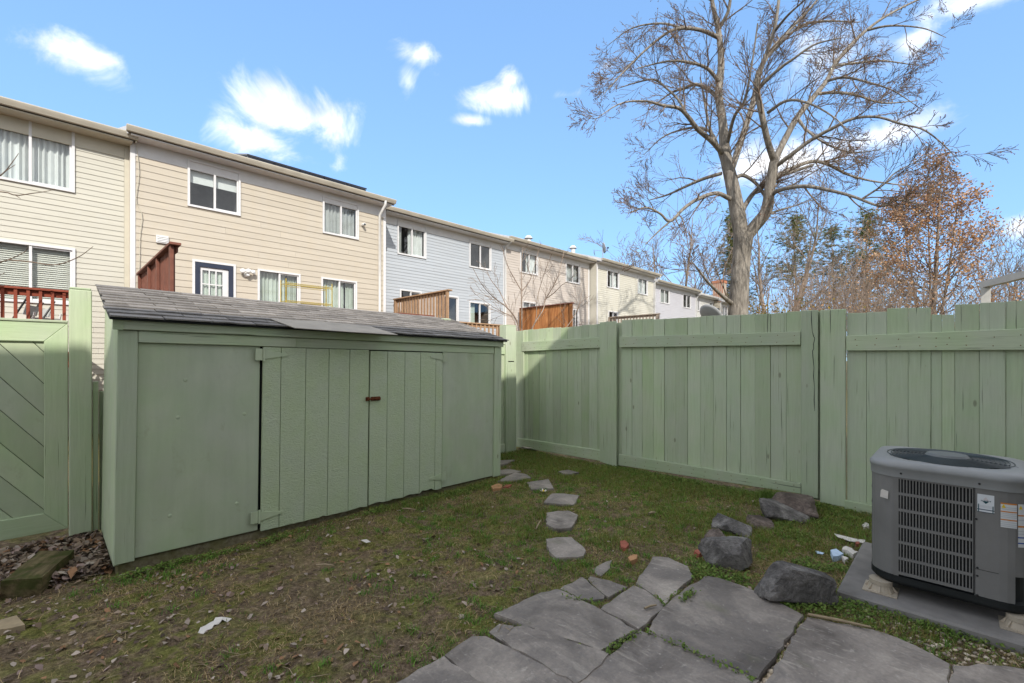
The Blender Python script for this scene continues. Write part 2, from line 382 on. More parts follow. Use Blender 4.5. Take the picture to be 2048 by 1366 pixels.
def box_mesh(sx, sy, sz, ch=.004):
    key = (round(sx, 3), round(sy, 3), round(sz, 3), ch)
    if key not in CACHE:
        bm = bmesh.new(); bmesh.ops.create_cube(bm, size=1); bmesh.ops.scale(bm, vec=(max(sx, .001), max(sy, .001), max(sz, .001)), verts=bm.verts)
        c = min(ch, sx * .3, sy * .3, sz * .3)
        if c > .0005: bmesh.ops.bevel(bm, geom=bm.edges[:], offset=c, segments=1, affect='EDGES', profile=.5)
        CACHE[key] = bm_mesh('board', bm)
    return CACHE[key]
def box(name, p0, p1, mat, parent=None, ch=.004):
    p0 = Vector(p0); p1 = Vector(p1); d = p1 - p0
    me = box_mesh(abs(d.x), abs(d.y), abs(d.z), ch)
    if me.materials and me.materials[0].name != mat:
        key = (me.name, mat)
        if key not in CACHE: m2 = me.copy(); m2.materials.clear(); m2.materials.append(MATS[mat]); CACHE[key] = m2
        me = CACHE[key]
    return link(name, me, mat, parent, (p0 + p1) / 2)
def prism_bm(poly, axis, d0, d1, bev=.004, bm=None):
    """poly: 2-D points; axis 0: (y,z) pushed along x, 1: (x,z) along y, 2: (x,y) along z"""
    bm2 = bmesh.new()
    def P(a, b, d): return {0: (d, a, b), 1: (a, d, b), 2: (a, b, d)}[axis]
    A = [bm2.verts.new(P(a, b, d0)) for a, b in poly]; B = [bm2.verts.new(P(a, b, d1)) for a, b in poly]
    bm2.faces.new(A); bm2.faces.new(B[::-1]); n = len(poly)
    for i in range(n): bm2.faces.new((A[i], B[i], B[(i + 1) % n], A[(i + 1) % n]))
    bmesh.ops.recalc_face_normals(bm2, faces=bm2.faces)
    if bev: bmesh.ops.bevel(bm2, geom=bm2.edges[:], offset=bev, segments=1, affect='EDGES', profile=.5)
    if bm is None: return bm2
    tmp = bpy.data.meshes.new('tmp'); bm2.to_mesh(tmp); bm.from_mesh(tmp); bpy.data.meshes.remove(tmp); bm2.free(); return bm
def prism(name, poly, axis, d0, d1, mat, parent=None, bev=.004):
    bm = prism_bm(poly, axis, d0, d1, bev)
    c = sum((v.co for v in bm.verts), Vector()) / len(bm.verts)
    bmesh.ops.translate(bm, vec=-c, verts=bm.verts)
    return link(name, bm_mesh(name, bm), mat, parent, c)
def add_box(bm, p0, p1):
    p0 = Vector(p0); p1 = Vector(p1); r = bmesh.ops.create_cube(bm, size=1)['verts']
    bmesh.ops.scale(bm, vec=[max(abs(a), .0008) for a in (p1 - p0)], verts=r); bmesh.ops.translate(bm, vec=(p0 + p1) / 2, verts=r); return r
def solid(name, bm, mat, parent=None, smooth=False):
    c = sum((v.co for v in bm.verts), Vector()) / max(1, len(bm.verts)); bmesh.ops.translate(bm, vec=-c, verts=bm.verts)
    return link(name, bm_mesh(name, bm, smooth), mat, parent, c)
def tube_np(paths, k=4):
    """tapered tubes: paths = [(points, radii)], all in one mesh"""
    groups = {}
    for p, r in paths: groups.setdefault(len(p), []).append((p, r))
    V = []; F = []; off = 0
    ang = np.arange(k) * 2 * math.pi / k
    for n, lst in groups.items():
        P = np.array([[tuple(q) for q in p] for p, r in lst], np.float32); Rr = np.array([r for p, r in lst], np.float32); m = len(lst)
        T = np.empty_like(P); T[:, 1:-1] = P[:, 2:] - P[:, :-2]; T[:, 0] = P[:, 1] - P[:, 0]; T[:, -1] = P[:, -1] - P[:, -2]
        T /= np.linalg.norm(T, axis=2, keepdims=True) + 1e-9
        ref = np.where(np.abs(T[:, :1, 2:3]) > .9, np.array([1., 0, 0], np.float32), np.array([0, 0, 1.], np.float32)); ref = np.broadcast_to(ref, T.shape)
        U = np.cross(T, ref); U /= np.linalg.norm(U, axis=2, keepdims=True) + 1e-9; W = np.cross(T, U)
        ring = P[:, :, None] + Rr[:, :, None, None] * (np.cos(ang)[None, None, :, None] * U[:, :, None] + np.sin(ang)[None, None, :, None] * W[:, :, None])
        V.append(ring.reshape(-1, 3))
        i, j, s = np.meshgrid(np.arange(m), np.arange(n - 1), np.arange(k), indexing='ij'); s2 = (s + 1) % k
        a = off + (i * n + j) * k + s; b = off + (i * n + j) * k + s2; c = off + (i * n + j + 1) * k + s2; d = off + (i * n + j + 1) * k + s
        F.append(np.stack([a, b, c, d], -1).reshape(-1, 4)); off += m * n * k
    return np.concatenate(V), np.concatenate(F)
def tubes(name, paths, mat, parent=None, k=4, loc=(0, 0, 0)):
    v, f = tube_np(paths, k); v = v - np.array(loc, np.float32)
    return link(name, np_mesh(name, v, f, smooth=True), mat, parent, loc)
def smooth_path(pts, n):
    """Catmull-Rom resample of points (tuples of any length)"""
    P = np.array(pts, float); P = np.vstack([2 * P[0] - P[1], P, 2 * P[-1] - P[-2]]); m = len(P) - 3; out = []
    for t in np.linspace(0, m - 1e-6, n):
        i = int(t); u = t - i; a, b, c, d = P[i:i + 4]
        out.append(.5 * ((2 * b) + (-a + c) * u + (2 * a - 5 * b + 4 * c - d) * u * u + (-a + 3 * b - 3 * c + d) * u ** 3))
    return np.array(out)
def vnoise(x, y, s, seed=0):
    """value noise on arrays, 0..1"""
    x = x * s + 1000; y = y * s + 1000; xi = np.floor(x).astype(np.int64); yi = np.floor(y).astype(np.int64); fx = x - xi; fy = y - yi
    fx = fx * fx * (3 - 2 * fx); fy = fy * fy * (3 - 2 * fy)
    def h(a, b):
        n = (a * 374761393 + b * 668265263 + seed * 974634777) & 0x7fffffff; n = ((n ^ (n >> 13)) * 1274126177) & 0x7fffffff; return ((n ^ (n >> 16)) & 0xffff) / 65535.
    return (h(xi, yi) * (1 - fx) + h(xi + 1, yi) * fx) * (1 - fy) + (h(xi, yi + 1) * (1 - fx) + h(xi + 1, yi + 1) * fx) * fy
def fbm(x, y, s, seed=0): return vnoise(x, y, s, seed) * .5 + vnoise(x, y, s * 2.1, seed + 7) * .3 + vnoise(x, y, s * 4.3, seed + 13) * .2
def in_poly(x, y, poly):
    r = np.zeros(x.shape, bool); n = len(poly)
    for i in range(n):
        (x0, y0), (x1, y1) = poly[i][:2], poly[(i + 1) % n][:2]
        c = ((y0 > y) != (y1 > y)); r ^= c & (x < (x1 - x0) * (y - y0) / ((y1 - y0) + 1e-12) + x0)
    return r

# ------------------------------------------------------------------ ground and patio
def Z1(*p): return [(760 + x / 2.931, 900 + y / 2.931) for x, y in p]
def Z2(*p): return [(1300 + x / 3.206, 940 + y / 3.206) for x, y in p]
SLABS = [
    (Z1((1062, 812), (1180, 748), (1208, 762), (1268, 815), (1306, 850), (1308, 868), (1240, 878), (1180, 868)), .022),
    (Z1((1222, 758), (1236, 738), (1340, 768), (1443, 802), (1342, 858), (1312, 842)), .02),
    (Z1((678, 955), (770, 915), (850, 880), (950, 838), (1030, 816), (1060, 818), (1170, 872), (1288, 936), (1486, 1050), (1400, 1104), (1280, 1172), (1100, 1100), (950, 1058), (800, 1000)), .036),
    (Z1((1294, 928), (1400, 858), (1492, 792), (1560, 825), (1632, 880), (1652, 918), (1590, 980), (1518, 1042)), .036),
    (Z1((1506, 776), (1550, 705), (1600, 627), (1690, 632), (1800, 682), (1832, 735), (1762, 800), (1710, 855), (1666, 908), (1640, 872), (1580, 830)), .034),
    (Z1((642, 1066), (700, 1022), (786, 1034), (728, 1100), (716, 1126)), .02),
    (Z1((728, 1108), (788, 1040), (850, 1032), (1000, 1080), (1150, 1130), (1328, 1192), (1322, 1214), (1240, 1286), (1148, 1360), (1040, 1300), (900, 1214), (790, 1160)), .036),
    (Z1((382, 1202), (460, 1146), (545, 1092), (622, 1094), (716, 1136), (790, 1172), (880, 1218), (1040, 1308), (1136, 1366), (1000, 1480), (800, 1500), (600, 1362)), .03),
    (Z1((90, 1372), (230, 1288), (368, 1214), (480, 1290), (588, 1362), (780, 1500), (500, 1620), (0, 1480)), .03),
    (Z1((1156, 1366), (1250, 1290), (1336, 1212), (1440, 1130), (1526, 1060), (1640, 1106)) + Z2((150, 1118), (290, 1170), (420, 1222), (560, 1282), (684, 1342), (600, 1480), (0, 1640)) + Z1((1000, 1520),), .03),
    (Z2((-4, 1024), (40, 940), (108, 860), (205, 778), (300, 722), (355, 682), (440, 692), (600, 748), (780, 832), (974, 930), (880, 1060), (790, 1190), (688, 1330), (560, 1270), (420, 1208), (290, 1158), (150, 1102)), .034),
    (Z2((1012, 942), (1200, 980), (1420, 1022), (1600, 1082), (1780, 1170), (1910, 1240), (1890, 1366), (1800, 1560), (1300, 1600), (660, 1520), (752, 1366), (850, 1200), (940, 1050)), .032),
    ([(1912, 1334), (1960, 1330), (2040, 1338), (2110, 1352), (2180, 1440), (1960, 1470), (1880, 1420)], .028),
    (Z1((1252, 702), (1300, 668), (1352, 646), (1340, 692), (1290, 738), (1270, 728)), .014),
]
def edge_jitter(poly, seed, step=.05, amp=.006):
    rg = random.Random(seed); out = []
    for i in range(len(poly)):
        a = Vector(poly[i][:2]); b = Vector(poly[(i + 1) % len(poly)][:2]); n = max(1, int((b - a).length / step)); t = (b - a).normalized(); nn = Vector((-t.y, t.x))
        for j in range(n):
            out.append(a.lerp(b, j / n) + nn * rg.uniform(-amp, amp))
    return [tuple(p) for p in out]
SLAB_XY = []
SLABS = [(p_, t_ - .010) for p_, t_ in SLABS]
patio = thing('patio', None, None, (3, .4, 0), kind='structure'); BASE[patio] = Vector((3, .4, 0))
def stone_slab(name, px, top, mat, parent, seed, thick=.06, amp=.006):
    w = [on_z(x, y, top) for x, y in px]; c0 = sum(w, Vector()) / len(w); w = [p + (p - c0).normalized() * .006 for p in w]; poly = edge_jitter([(p.x, p.y) for p in w], seed, amp=amp); SLAB_XY.append([(p.x, p.y) for p in w])
    bm = bmesh.new(); rg = random.Random(seed); tx, ty = rg.uniform(-.006, .006), rg.uniform(-.006, .006)
    cx = sum(p[0] for p in poly) / len(poly); cy = sum(p[1] for p in poly) / len(poly)
    T = [bm.verts.new((x - cx, y - cy, tx * (x - cx) + ty * (y - cy))) for x, y in poly]
    E_ = [bm.verts.new((x - cx + (cx - x) * -.012, y - cy + (cy - y) * -.012, -.012 + rg.uniform(-.004, .004) + tx * (x - cx) + ty * (y - cy))) for x, y in poly]
    B = [bm.verts.new((x - cx, y - cy, -thick)) for x, y in poly]; n = len(poly)
    bm.faces.new(T)
    for i in range(n):
        j = (i + 1) % n; bm.faces.new((T[i], E_[i], E_[j], T[j])); bm.faces.new((E_[i], B[i], B[j], E_[j]))
    return link(name, bm_mesh(name, bm), mat, parent, (cx, cy, top))
for i, (px, top) in enumerate(SLABS): stone_slab('flagstone', px, top, 'flagstone', patio, 40 + i, amp=.008)
STEPS = [
    (Z1((975, 520), (1040, 512), (1120, 512), (1160, 545), (1205, 590), (1190, 622), (1110, 628), (1040, 630), (1000, 592), (985, 560)), 'grey flat stepping stone nearest the patio, with a ragged right edge'),
    (Z1((977, 366), (1040, 358), (1100, 356), (1155, 380), (1140, 420), (1120, 453), (1060, 458), (1012, 454), (980, 430)), 'grey stepping stone second from the patio, narrow at its lower end'),
    (Z1((962, 308), (985, 280), (1012, 256), (1080, 256), (1160, 266), (1148, 300), (1130, 320), (1040, 314)), 'brown grey stepping stone third from the patio, a slanted rectangle'),
    (Z1((862, 190), (920, 180), (990, 171), (1015, 222), (950, 226), (890, 228)), 'pinkish stepping stone beside the white flower scrap'),
    (Z1((690, 182), (740, 155), (800, 131), (850, 140), (882, 160), (830, 172), (780, 181)), 'tan grey stepping stone at the right end of the shed'),
    (Z1((670, 128), (700, 118), (760, 112), (826, 124), (790, 132), (700, 142)), 'small stepping stone half hidden behind the shed corner'),
    (Z1((660, 66), (700, 60), (790, 57), (742, 78), (700, 86)), 'pale stepping stone in front of the far gate'),
    (Z1((1046, 126), (1100, 116), (1162, 130), (1120, 139), (1080, 137)), 'lone flat stone in the grass near the far fence panel')]
for i, (px, lab) in enumerate(STEPS):
    o = stone_slab('stepping_stone', px, .022, 'flagstone', None, 90 + i, .05, .009); tag(o, lab, 'stone', 'stepping stones across the yard')

def ground():
    def axis(lo, hi, step, far):
        a = np.arange(lo, hi, step); g = step * np.cumsum(1.35 ** np.arange(1, 40)); g = g[g < far]
        return np.concatenate([(lo - g)[::-1], a, hi + g])
    xs = axis(-3, 7, .06, 900); ys = axis(-2, 7, .06, 900); X, Y = np.meshgrid(xs, ys, indexing='ij')
    near = (X > -3) & (X < 6.2) & (Y > -1) & (Y < 5.6)
    Zz = np.where(near, (fbm(X, Y, 1.5, 3) - .5) * .05 + (fbm(X, Y, 7, 5) - .5) * .022 - .006, -.01)
    for poly in SLAB_XY:
        Zz = np.where(in_poly(X, Y, poly), np.minimum(Zz, -.012), Zz)
    n, m = X.shape; idx = np.arange(n * m).reshape(n, m)
    F = np.stack([idx[:-1, :-1], idx[1:, :-1], idx[1:, 1:], idx[:-1, 1:]], -1).reshape(-1, 4)
    o = link('ground', np_mesh('ground', np.stack([X, Y, Zz], -1).reshape(-1, 3), F, smooth=True), 'yard_soil'); o['kind'] = 'structure'
ground()

# ------------------------------------------------------------------ shed
A = on_z(226.6, 1126.6, .085); SY = A.y; SX = A.x; TILT = .0125
shed = thing('storage_shed', 'long low sage green storage shed with double doors and grey shingle roof', 'shed', (SX, SY, 0)); shed.rotation_euler = (0, TILT, 0)
BASE[shed] = Vector((0, 0, 0))
def sh(px, py):
    p = on_y(px, py, SY); return (p.x - SX, p.z + TILT * (p.x - SX))
def su(px, py=830): return sh(px, py)[0]
LEN = su(998, 830); ZB = .085
zf_b = sh(246, 659.6)[1]; zf_t = sh(246, 640)[1]; zt_b = sh(276, 685)[1]; zdoor = sh(560, 694)[1]
DEP = 1.0; slope = (2.125 - zf_t) / 1.1
box('foundation', (.015, .02, -.06), (LEN - .02, DEP, ZB - .008), 'mossy_concrete', shed, .012)
UPR, LEV = 'sage_paint_upright', 'sage_paint_level'
x0, x1, xd0, xd1, xd2, xp = su(229), su(268), su(518), su(734), su(882), su(985)
prism('side_panel', [(.012, ZB - .03), (DEP, ZB - .03), (DEP, zf_t + slope * (DEP + .05)), (.012, zf_t + .03)], 0, .0, .03, 'sage_paint_smooth', shed)
prism('side_panel', [(.012, ZB - .03), (DEP, ZB - .03), (DEP, zf_t + slope * (DEP + .05)), (.012, zf_t + .03)], 0, LEN - .03, LEN, 'sage_paint_smooth', shed)
box('back_panel', (.03, DEP - .03, ZB), (LEN - .03, DEP, 2.05), 'sage_paint_smooth', shed)
box('corner_board', (.0, -.022, ZB - .012), (x1, .01, zf_b - .002), UPR, shed)
box('corner_board', (xp, -.022, ZB - .012), (LEN + .006, .01, zf_b - .002), UPR, shed)
pan = box('front_panel', (x1 + .001, -.002, ZB), (xd0 - .012, .012, zt_b), 'sage_paint_smooth', shed)
box('front_panel', (xd2 + .004, -.004, ZB), (xp - .001, .01, zdoor), 'sage_paint_smooth', shed)
box('door_shadow_board', (xd0 - .03, .02, ZB), (xd2 + .03, .035, zdoor), 'black_pan', shed)  # black board standing in for the shade in the door gaps
box('fascia', (-.012, -.045, zf_b), (LEN + .02, -.001, zf_t), LEV, shed)
box('fascia_end_block', (-.03, -.05, zf_b - .003), (.028, -.046, zf_t - .002), LEV, shed)
box('header_trim', (x1 + .002, -.026, zt_b), (su(585), -.001, zf_b - .003), LEV, shed)
box('header_trim', (su(585) + .002, -.012, zdoor), (xp - .002, .0, zf_b - .003), LEV, shed)
rg = random.Random(3)
for px, py in ((365, 760), (351, 835), (485, 828), (338, 1032), (472, 1007)):    # sunk nail heads under the paint
    u, z = sh(px, py); bm = bmesh.new(); bmesh.ops.create_cone(bm, cap_ends=True, segments=14, radius1=.015, radius2=.009, depth=.004, matrix=Matrix.Translation((u, -.0035, z)) @ Matrix.Rotation(math.pi / 2, 4, 'X'))
    solid('nail_head', bm, 'sage_paint_smooth', pan)
def ragged(xa, xb, zb, zt, seed, amp):
    r = random.Random(seed); n = max(2, int((xb - xa) / .035)); pts = [(xa, zt), (xa, zb)]
    for i in range(1, n): pts.append((xa + (xb - xa) * i / n, zb + r.uniform(-amp * .3, amp)))
    return pts + [(xb, zb), (xb, zt)]
def leaf_door(pxs, zt, zb, lab, seed, amps):
    root = None; y0 = -.02
    for i in range(len(pxs) - 1):
        xa, xb = su(pxs[i]) + .0022, su(pxs[i + 1]) - .0022
        o = prism('door' if root is None else 'plank', ragged(xa, xb, zb, zt, seed + i, amps[i]), 1, y0 + (i % 3) * .0008, .006, 'sage_paint_textured', shed if root is None else root, .0022)
        if root is None: root = o; o['label'] = lab
    return root
dl = leaf_door([519.5, 556, 606, 652.5, 694, 733.2], zdoor - .004, ZB - .012, 'left door leaf of grooved textured planks', 7, [.003, .004, .012, .005, .012])
dr = leaf_door([735, 770, 805, 836.5, 867, 881.3], zdoor - .012, ZB - .004, 'right door leaf with a rotted lower edge', 17, [.012, .014, .02, .03, .03])
def hinge(px, py, door, sgn):
    u, z = sh(px, py); bm = bmesh.new(); add_box(bm, (u - .012, -.034, z - .058), (u + .004, -.024, z + .058))
    add_box(bm, (u - sgn * .014, -.028, z - .05), (u - sgn * .07, -.0225, z + .05)) if sgn > 0 else add_box(bm, (u + .006, -.028, z - .05), (u + .05, -.0225, z + .05))
    prism_bm([(u + sgn * .004, z - .038), (u + sgn * .004, z + .038), (u + sgn * .185, z + .009), (u + sgn * .185, z - .009)][::1 if sgn > 0 else -1], 1, -.0275, -.0205, .001, bm)
    solid('hinge', bm, 'sage_paint_smooth', door)
hinge(522, 709, dl, 1); hinge(517, 1032, dl, 1); hinge(882, 714, dr, -1); hinge(882, 952, dr, -1)
u, z = sh(735, 797.5); bm = bmesh.new()
add_box(bm, (u - .045, -.03, z - .02), (u - .008, -.021, z + .02)); add_box(bm, (u + .012, -.03, z - .02), (u + .11, -.021, z + .02))
bmesh.ops.create_cone(bm, cap_ends=True, segments=10, radius1=.009, radius2=.009, depth=.15, matrix=Matrix.Translation((u + .033, -.038, z)) @ Matrix.Rotation(math.pi / 2, 4, 'Y'))
for k in (-.032, .02, .06, .1): add_box(bm, (u + k - .006, -.049, z - .014), (u + k + .006, -.03, z + .014))
latch = solid('latch', bm, 'rust', dr); latch['label'] = 'rusty sliding bolt'
# roof
RY0, RY1 = -.085, 1.1
roof = prism('roof', [(RY0 + .01, zf_t - .006), (RY1, zf_t + slope * (RY1 - RY0) - .006), (RY1, zf_t + slope * (RY1 - RY0) + .012), (RY0 + .01, zf_t + .012)], 0, -.05, LEN + .06, 'black_pan', shed)
th = math.atan(slope); cs, sn = math.cos(th), math.sin(th); run = (RY1 - RY0) / cs; EXPO = .118; rows = int(run / EXPO) + 1
SHM = []
for k in range(5):
    bm = bmesh.new(); r = random.Random(k); w, l = .296, .15
    vs = [bm.verts.new(c) for c in ((-w / 2, 0, .012), (-w / 6, r.uniform(-.004, .004), .012 + r.uniform(0, .004)), (w / 6, r.uniform(-.004, .004), .012 + r.uniform(0, .004)), (w / 2, 0, .012), (w / 2, l, .0045), (-w / 2, l, .0045))]
    lo = [bm.verts.new((v.co.x, v.co.y, v.co.z - .011)) for v in vs]; bm.faces.new(vs); bm.faces.new(lo[::-1])
    for i in range(6): bm.faces.new((vs[i], lo[i], lo[(i + 1) % 6], vs[(i + 1) % 6]))
    SHM.append(bm_mesh('shingle', bm)); SHM[-1].materials.append(MATS['shingle'])
for r_ in range(rows):
    s0 = r_ * EXPO - .012; off = (r_ % 2) * .152 + rg.uniform(-.015, .015); n = int(LEN / .305) + 2
    for c in range(n):
        xc = -.055 + .15 + c * .305 - off
        if xc < -.16 or xc > LEN + .16: continue
        o = bpy.data.objects.new('shingle', SHM[rg.randrange(5)]); COL.objects.link(o); o.parent = roof
        L = Vector((min(max(xc, .085), LEN - .075), RY0 + s0 * cs, zf_t + .014 + s0 * sn + .002 * (c % 2))) - BASE[roof]
        o.location = L; o.rotation_euler = (th - .018 + rg.uniform(-.006, .006), rg.uniform(-.004, .004), rg.uniform(-.006, .006))
        if not (.085 <= xc <= LEN - .075): o.scale = (.62, 1, 1); o.location.x += (-.045 if xc < 1 else .045)
def roof_pt(px, py, lift):
    """point of the photograph on the shed roof"""
    d = ray(px, py); n = Vector((0, -sn, cs)); q = Vector((SX, SY + RY0, zf_t + .014 + lift)); return CAM + d * ((q - CAM).dot(n) / d.dot(n))
bm = bmesh.new(); ps = [roof_pt(*p, .022) for p in ((540, 634), (640, 638), (742, 648), (796, 664), (700, 659), (590, 652))]
nn = Vector((0, -sn, cs)); T = [bm.verts.new(p + Vector((0, 0, -TILT * (p.x - SX)))) for p in ps]; Bv = [bm.verts.new(v.co - nn * .006) for v in T]
bm.faces.new(T); bm.faces.new(Bv[::-1])
for i in range(6): bm.faces.new((T[i], Bv[i], Bv[(i + 1) % 6], T[(i + 1) % 6]))
tag(solid('roof_sheet', bm, 'concrete'), 'light grey flat sheet lying along the front edge of the shed roof', 'sheet')

# ------------------------------------------------------------------ fences and gates
FX = 5.70; GY = 5.30
def fy(px, py): p = on_x(px, py, FX); return (p.y, p.z)
def lerp(a, b, t): return a + (b - a) * t
def fence(name, label, pickets, rails, posts, ybot, bow=0.):
    c = fy(pickets[len(pickets) // 2][0], 800); root = thing(name, label, 'fence', (FX, c[0], 0), group='sage green board fence panels'); r = random.Random(int(pickets[0][0]))
    for i, (a, b, ya, yb) in enumerate(pickets):
        x = FX + r.uniform(-.006, .006); g = .0026 if r.random() < .07 else .0009
        ya0 = fy(a, ya); yb0 = fy(b, yb); bo = fy(a, ybot(a)); bb = fy(b, ybot(b))
        prism('picket', [(ya0[0] - g, ya0[1]), (yb0[0] + g, yb0[1]), (bb[0] + g, bb[1]), (bo[0] - g, bo[1])], 0, x, x + .019, UPR, root, .0025)
        if g < .002 and i < len(pickets) - 1:
            box('seam_light_stop', (FX + .026, bb[0] - .02, max(bb[1], bo[1]) + .05), (FX + .036, bb[0] + .02, min(ya0[1], yb0[1]) - .12), UPR, root, 0)  # strip added behind each seam to stop light coming through
    nb = bmesh.new()
    for a, b, th_ in rails:
        for (pa, pb, _, _) in pickets:
            t_ = ((pa + pb) / 2 - a[0]) / (b[0] - a[0])
            if not 0 < t_ < 1: continue
            for q_ in (.3, .72):
                yy, zz = fy((pa + pb) / 2 + r.uniform(-3, 3), lerp(lerp(a[1], b[1], t_), lerp(a[2], b[2], t_), q_ + r.uniform(-.08, .08)))
                bmesh.ops.create_cone(nb, cap_ends=True, segments=7, radius1=.0045, radius2=.0038, depth=.003, matrix=Matrix.Translation((FX - th_ - .0006, yy, zz)) @ Matrix.Rotation(math.pi / 2, 4, 'Y'))
    if len(nb.verts): solid('nail_heads', nb, 'rust', root)['kind'] = 'stuff'
    for a, b, th_ in rails:
        q = [fy(a[0], a[1]), fy(b[0], b[1]), fy(b[0], b[2]), fy(a[0], a[2])]
        prism('rail', q, 0, FX - th_, FX - .006, 'sage_paint_rail', root, .004)
    for a, b, yt0, yt1, yb0, yb1, x0_, x1_ in posts:
        q = [fy(a, yt0), fy(b, yt1), fy(b, yb1), fy(a, yb0)]
        prism('post', q, 0, FX + x0_, FX + x1_, UPR, root, .004)
    return root
painted('sage_paint_rail', SAGE, (55, 3.2, 55))
edges1 = [1047, 1056, 1066, 1078, 1092, 1105.5, 1121, 1134.5, 1148, 1163, 1178, 1194.5, 1208]
top1 = lambda x: lerp(662, 645.5, (x - 1035) / 195)
rr = random.Random(4)
def pk(edges, top, jit=1.2): return [(a, b, top(a) + (j := rr.uniform(-jit, jit)), top(b) + j) for a, b in zip(edges[:-1], edges[1:])]
fence('board_fence', 'short sage green board fence panel by the far gate, its upper left corner in sunlight', pk(edges1, top1),
      [((1047, 684, 703), (1210, 674, 695.3), .045), ((1038, 875, 893), (1206, 900, 921), .045)],
      [(1034, 1050, 662.5, 661.5, 893, 895, -.036, -.008), (1203, 1236.5, 645, 642.5, 921.5, 934, -.05, -.034), (1226, 1252, 646, 644, 930, 934, .028, .12)], lambda x: lerp(892, 920, (x - 1040) / 165))  # last post is added behind the panel gap to keep it dark
edges2 = [1243, 1263.5, 1284.5, 1307, 1328.5, 1351.5, 1375.5, 1401, 1427, 1453, 1481, 1510, 1541, 1572.5, 1603.5, 1637]
top2 = lambda x: lerp(641, 621.5, (x - 1243) / 394)
fence('board_fence', 'longest sage green board fence panel, between the notched post and the cracked board', pk(edges2, top2),
      [((1242, 673.5, 695), (1603, 663.5, 690), .046), ((1240.5, 907.5, 929), (1603.5, 965.5, 986), .046)],
      [(1213, 1236, 654, 654, 937, 938, -.03, .0), (1603.5, 1637.5, 621.5, 620.5, 990, 996, -.036, -.01), (1625, 1652, 623, 622, 1000, 1004, .03, .12)], lambda x: lerp(927, 985, (x - 1243) / 360))  # last post is added to block light through the gap at this end
ck_ = [on_x(x_, y_, FX - .0365) for x_, y_ in ((1622.6, 622), (1623, 640), (1624.5, 662), (1627, 672), (1629.5, 677), (1627, 688), (1627.5, 697), (1625, 702), (1626, 716), (1628, 735), (1627, 752), (1629, 775), (1628.2, 800), (1629.5, 822))]
tubes('crack', [([tuple(p) for p in ck_], [.0015 + .0022 * abs(math.sin(k * 1.7)) for k in range(len(ck_))])], 'black_pan', bpy.data.objects['board_fence.001'], 4, tuple(ck_[6]))
e3 = [(1642, 1659, 621, 620), (1659, 1693, 619, 618), (1694, 1733, 626, 625.5), (1733, 1774, 624.5, 623), (1774, 1816.5, 617, 615.5), (1816.5, 1862, 616, 615), (1862, 1884, 629, 629), (1884, 1909.5, 629.5, 629), (1909.5, 1959, 609, 608),
      (1959, 2011.5, 606, 603.5), (2011.5, 2068, 602.5, 600), (2068, 2130, 600, 597), (2130, 2200, 597, 593), (2200, 2280, 593, 590), (2280, 2370, 590, 586)]
fence('board_fence', 'sage green fence panel behind the air conditioner with uneven board tops', e3,
      [((1694, 672, 701.5), (2370, 644, 699), .046), ((1690.5, 998.5, 1028), (2370, 1128, 1180), .046)],
      [(1641.5, 1692, 620.5, 618.5, 1004, 1013, -.03, -.008)], lambda x: lerp(1012, 1140, (x - 1694) / 676))

def clip(poly, x0, x1, z0, z1):
    def cut(P, f):
        out = []
        for i in range(len(P)):
            a, b = P[i], P[(i + 1) % len(P)]; fa, fb = f(a), f(b)
            if fa >= 0: out.append(a)
            if (fa >= 0) != (fb >= 0): t = fa / (fa - fb); out.append((a[0] + (b[0] - a[0]) * t, a[1] + (b[1] - a[1]) * t))
        return out
    for f in (lambda p: p[0] - x0, lambda p: x1 - p[0], lambda p: p[1] - z0, lambda p: z1 - p[1]):
        poly = cut(poly, f)
        if len(poly) < 3: return []
    return poly
def gate(label, X0, X1, z0, z1, sgn, st=.14, rl=.155):
    root = thing('gate', label, 'gate', ((X0 + X1) / 2, GY, 0), group='diagonal board gates in the back fence')
    y0, y1 = GY - .02, GY + .006
    prism('rail', [(X0, z1), (X1, z1), (X1 - st, z1 - rl), (X0 + st, z1 - rl)], 1, y0, y1, LEV, root)
    prism('rail', [(X0, z0), (X1, z0), (X1 - st, z0 + rl), (X0 + st, z0 + rl)][::-1], 1, y0, y1, LEV, root)
    prism('stile', [(X0, z0), (X0, z1), (X0 + st, z1 - rl), (X0 + st, z0 + rl)], 1, y0, y1, UPR, root)
    prism('stile', [(X1, z0), (X1, z1), (X1 - st, z1 - rl), (X1 - st, z0 + rl)][::-1], 1, y0, y1, UPR, root)
    box('cap', (X0, GY - .03, z1 + .002), (X1, GY + .02, z1 + .022), LEV, root)
    box('gap_shade_sheet', (X0 + .03, GY + .0215, z0 + .03), (X1 - .03, GY + .03, z1 - .03), 'black_pan', root)  # black sheet added to stop light and darken the gaps between boards
    a = math.radians(53); step = .255; k = -12
    while k < 24:
        zb = z0 + k * step; pts = []
        W = X1 - X0; rise = math.tan(a) * W
        if sgn > 0: P = [(X0, zb + rise), (X0, zb + rise + step - .006), (X1, zb + step - .006), (X1, zb)]
        else: P = [(X1, zb + rise), (X1, zb + rise + step - .006), (X0, zb + step - .006), (X0, zb)][::-1]
        q = clip(P, X0 + st - .01, X1 - st + .01, z0 + rl - .01, z1 - rl + .01)
        if q:
            try: prism('board', q, 1, GY + .002 + .001 * (k % 3), GY + .02, 'sage_paint_smooth', root, .0025)
            except Exception: pass
        k += 1
    return root
gx1 = on_y(136, 800, GY).x
gate('sage green gate of sloping boards at the left edge, beside the shed', gx1 - 1.22, gx1, on_y(133, 1056, GY).z, on_y(137, 647, GY).z, 1)
g2 = gate('sage green gate half hidden behind the right end of the shed', 4.22, on_y(1023.5, 800, GY).x, on_y(1020, 905, GY).z + .01, on_y(1020, 690, GY).z, -1)
